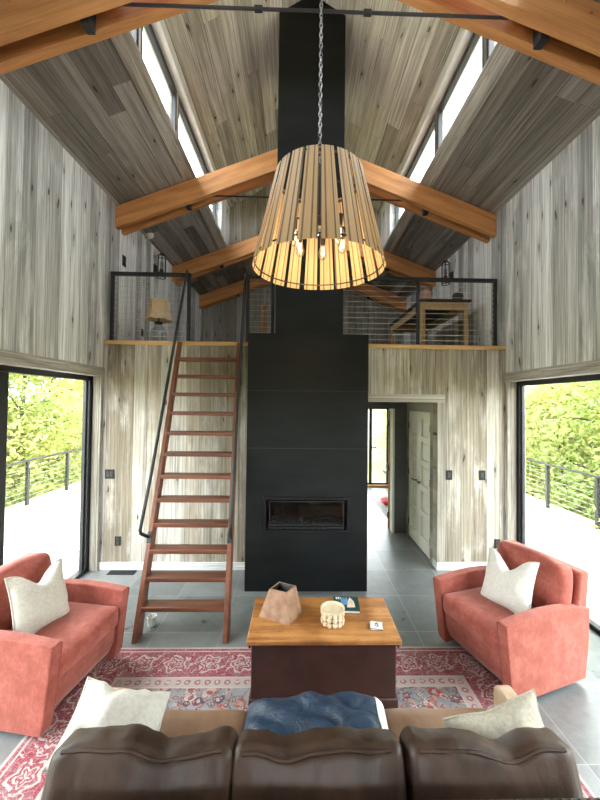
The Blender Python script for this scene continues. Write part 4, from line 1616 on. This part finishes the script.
obj('body', MB().lathe([(.0, 0), (.075, 0), (.085, .03), (.088, .11), (.082, .14), (.055, .15), (.05, .165), (.0, .165)], (1.905, 5.16, tz), 28), m_pot, pk)
obj('lid', MB().lathe([(.0, .165), (.05, .165), (.048, .175), (.0, .182)], (1.905, 5.16, tz), 24), m_pot, pk)
db = tag(recentre(obj('stone_bowl', MB().lathe([(.0, 0), (.045, 0), (.075, .035), (.082, .075), (.070, .115), (.045, .13), (.040, .125), (.0, .12)], (2.38, 5.16, tz), 28), m_darkpot), (2.38, 5.16, tz)), 'dark round stoneware bowl on the loft table', 'bowl')

# turned wooden newel beside the chimney on the loft
ns = tag(recentre(obj('turned_post', MB().lathe([(.0, ZL - .013), (.045, ZL - .013), (.045, 3.10), (.028, 3.14), (.022, 3.18), (.036, 3.24), (.044, 3.28), (.030, 3.36), (.022, 3.42), (.040, 3.435), (.040, 3.47), (.024, 3.485), (.02, 3.51), (.034, 3.53), (.040, 3.56), (.034, 3.59), (.0, 3.605)], (-.52, 5.2, 0), 24), m_turned), (-.52, 5.2, ZL - .013)),
         'turned reddish wooden post with a ball top beside the chimney on the loft', 'post')

# far room rug
fr_rug = tag(recentre(obj('small_rug', MB().box((1.70, 6.7, .0005), (2.55, 8.5, .007)), mottled('grey_red_rug', (.30, .31, .31), (.50, .48, .46), 6, .95)), (2.1, 7.6, 0)), 'grey rug on the floor of the far room beyond the open door', 'rug')
cush = tag(recentre(obj('floor_cushion', MB().rbox((.34, .34, .10), .045, (2.0, 7.45, .058), .01, .004, 1, 8), mottled('red_cotton', (.45, .03, .04), (.60, .06, .07), 14, .9)), (2.0, 7.45, .008)), 'small red cushion on the far room rug', 'cushion')


# ---------------------------------------------------------------- outside
def deck_rail(label, x, zd):
    r = thing('deck_railing', label, 'railing', (x, 4, zd), 0, 'deck railings')
    sg = -1 if x < 0 else 1
    ys = [7.60 - 1.28 * k for k in range(6, 0, -1)] + [7.60 + 1.28 * k for k in range(0, 4)]
    for y in ys:
        obj('post', MB().box((x - .03, y - .03, zd), (x + .03, y + .03, zd + .93)), m_black, r, bevel=.003)
    obj('top_rail', MB().box((x - .035, ys[0], zd + .93), (x + .035, ys[-1], zd + .965)), m_black, r, bevel=.003)
    for k in range(8):
        z = zd + .09 + k * .105
        obj('cable', MB().tube([(x, ys[0], z), (x, ys[-1], z)], .002, 6), m_cable, r)


deck_rail('black cable railing along the deck outside the left window', -5.72, -.10)
deck_rail('black cable railing along the deck outside the right window', 5.50, -.10)


def make_tree_meshes(seed, mat, nleaf=11000):
    rnd = random.Random(seed)
    hgt = 6.0
    tr = MB()
    path = [(0, 0, -.3)]
    x = y = 0
    for k in range(1, 9):
        x += rnd.uniform(-.12, .12)
        y += rnd.uniform(-.12, .12)
        path.append((x, y, hgt * k / 9))
    tr.tube(path, [.13 - .012 * k for k in range(9)], 9)
    tips = []
    for k in range(30):
        h0 = rnd.uniform(.6, hgt * .86)
        i = min(7, int(h0 / hgt * 9))
        base = Vector(path[i]).lerp(Vector(path[i + 1]), .5)
        a = rnd.uniform(0, 2 * pi)
        ln = rnd.uniform(.9, 2.3) * (1.1 - .5 * h0 / hgt)
        tip = base + Vector((cos(a) * ln, sin(a) * ln, rnd.uniform(.1, .8)))
        mid = base.lerp(tip, .5) + Vector((0, 0, .12))
        tr.tube([base, mid, tip], [.035, .022, .008], 5)
        tips += [mid, tip, base.lerp(tip, .75)]
    lv = MB()
    vs_, fs = [], []
    for k in range(nleaf):
        c = tips[rnd.randrange(len(tips))] + Vector((rnd.gauss(0, .38), rnd.gauss(0, .38), rnd.gauss(0, .26)))
        s_ = rnd.uniform(.04, .085)
        e = Euler((rnd.uniform(-.9, .9), rnd.uniform(-.9, .9), rnd.uniform(0, 2 * pi))).to_matrix()
        q = len(vs_)
        for p in ((-s_, 0, 0), (0, -s_ * .5, .15 * s_), (s_ * 1.1, 0, -.2 * s_), (0, s_ * .5, .15 * s_)):
            vs_.append(c + e @ Vector(p))
        fs += [(q, q + 1, q + 2, q + 3)]
    lv.add(vs_, fs)
    return tr, lv


kinds = []
for i, (sd_, mt) in enumerate(((1, m_leaf), (2, m_leaf2), (5, m_leaf))):
    tr, lv = make_tree_meshes(sd_, mt)
    t = thing('leafy_tree', 'x', 'tree', (0, 0, 0))
    obj('trunk', tr, m_trunk, t, world=False)
    obj('foliage', lv, mt, t, world=False, smooth=False)
    kinds.append(t)
rnd = random.Random(21)
spots = []
for sg, lab in ((-1, 'left'), (1, 'right')):
    for k in range(13):
        y = 3.6 + 1.55 * (k % 8) + rnd.uniform(-.4, .4) + (.8 if k >= 8 else 0)
        x = sg * ((7.6 if k < 8 else 10.2) + rnd.uniform(-.5, .9))
        spots.append((x, y, lab))
for x, y in ((-2.4, 17.5), (6.3, 19.0)):
    spots.append((x, y, 'far'))
used = set()
for i, (x, y, lab) in enumerate(spots):
    kd = i % 3
    o = kinds[kd] if kd not in used else copy_tree(kinds[kd])
    used.add(kd)
    o.location = (x, y, -1.55 + rnd.uniform(-.9, .1))
    o.rotation_euler = (0, 0, rnd.uniform(0, 6.28))
    s_ = rnd.uniform(.9, 1.12)
    o.scale = (s_, s_, s_)
    if lab == 'far':
        o['label'] = 'leafy tree seen through the far glass door beyond the hall passage'
        o['group'] = 'trees beyond the far glass door'
    else:
        o['label'] = f'bright yellow-green tree beyond the deck railing outside the {lab} window'
        o['group'] = f'trees outside the {lab} window'
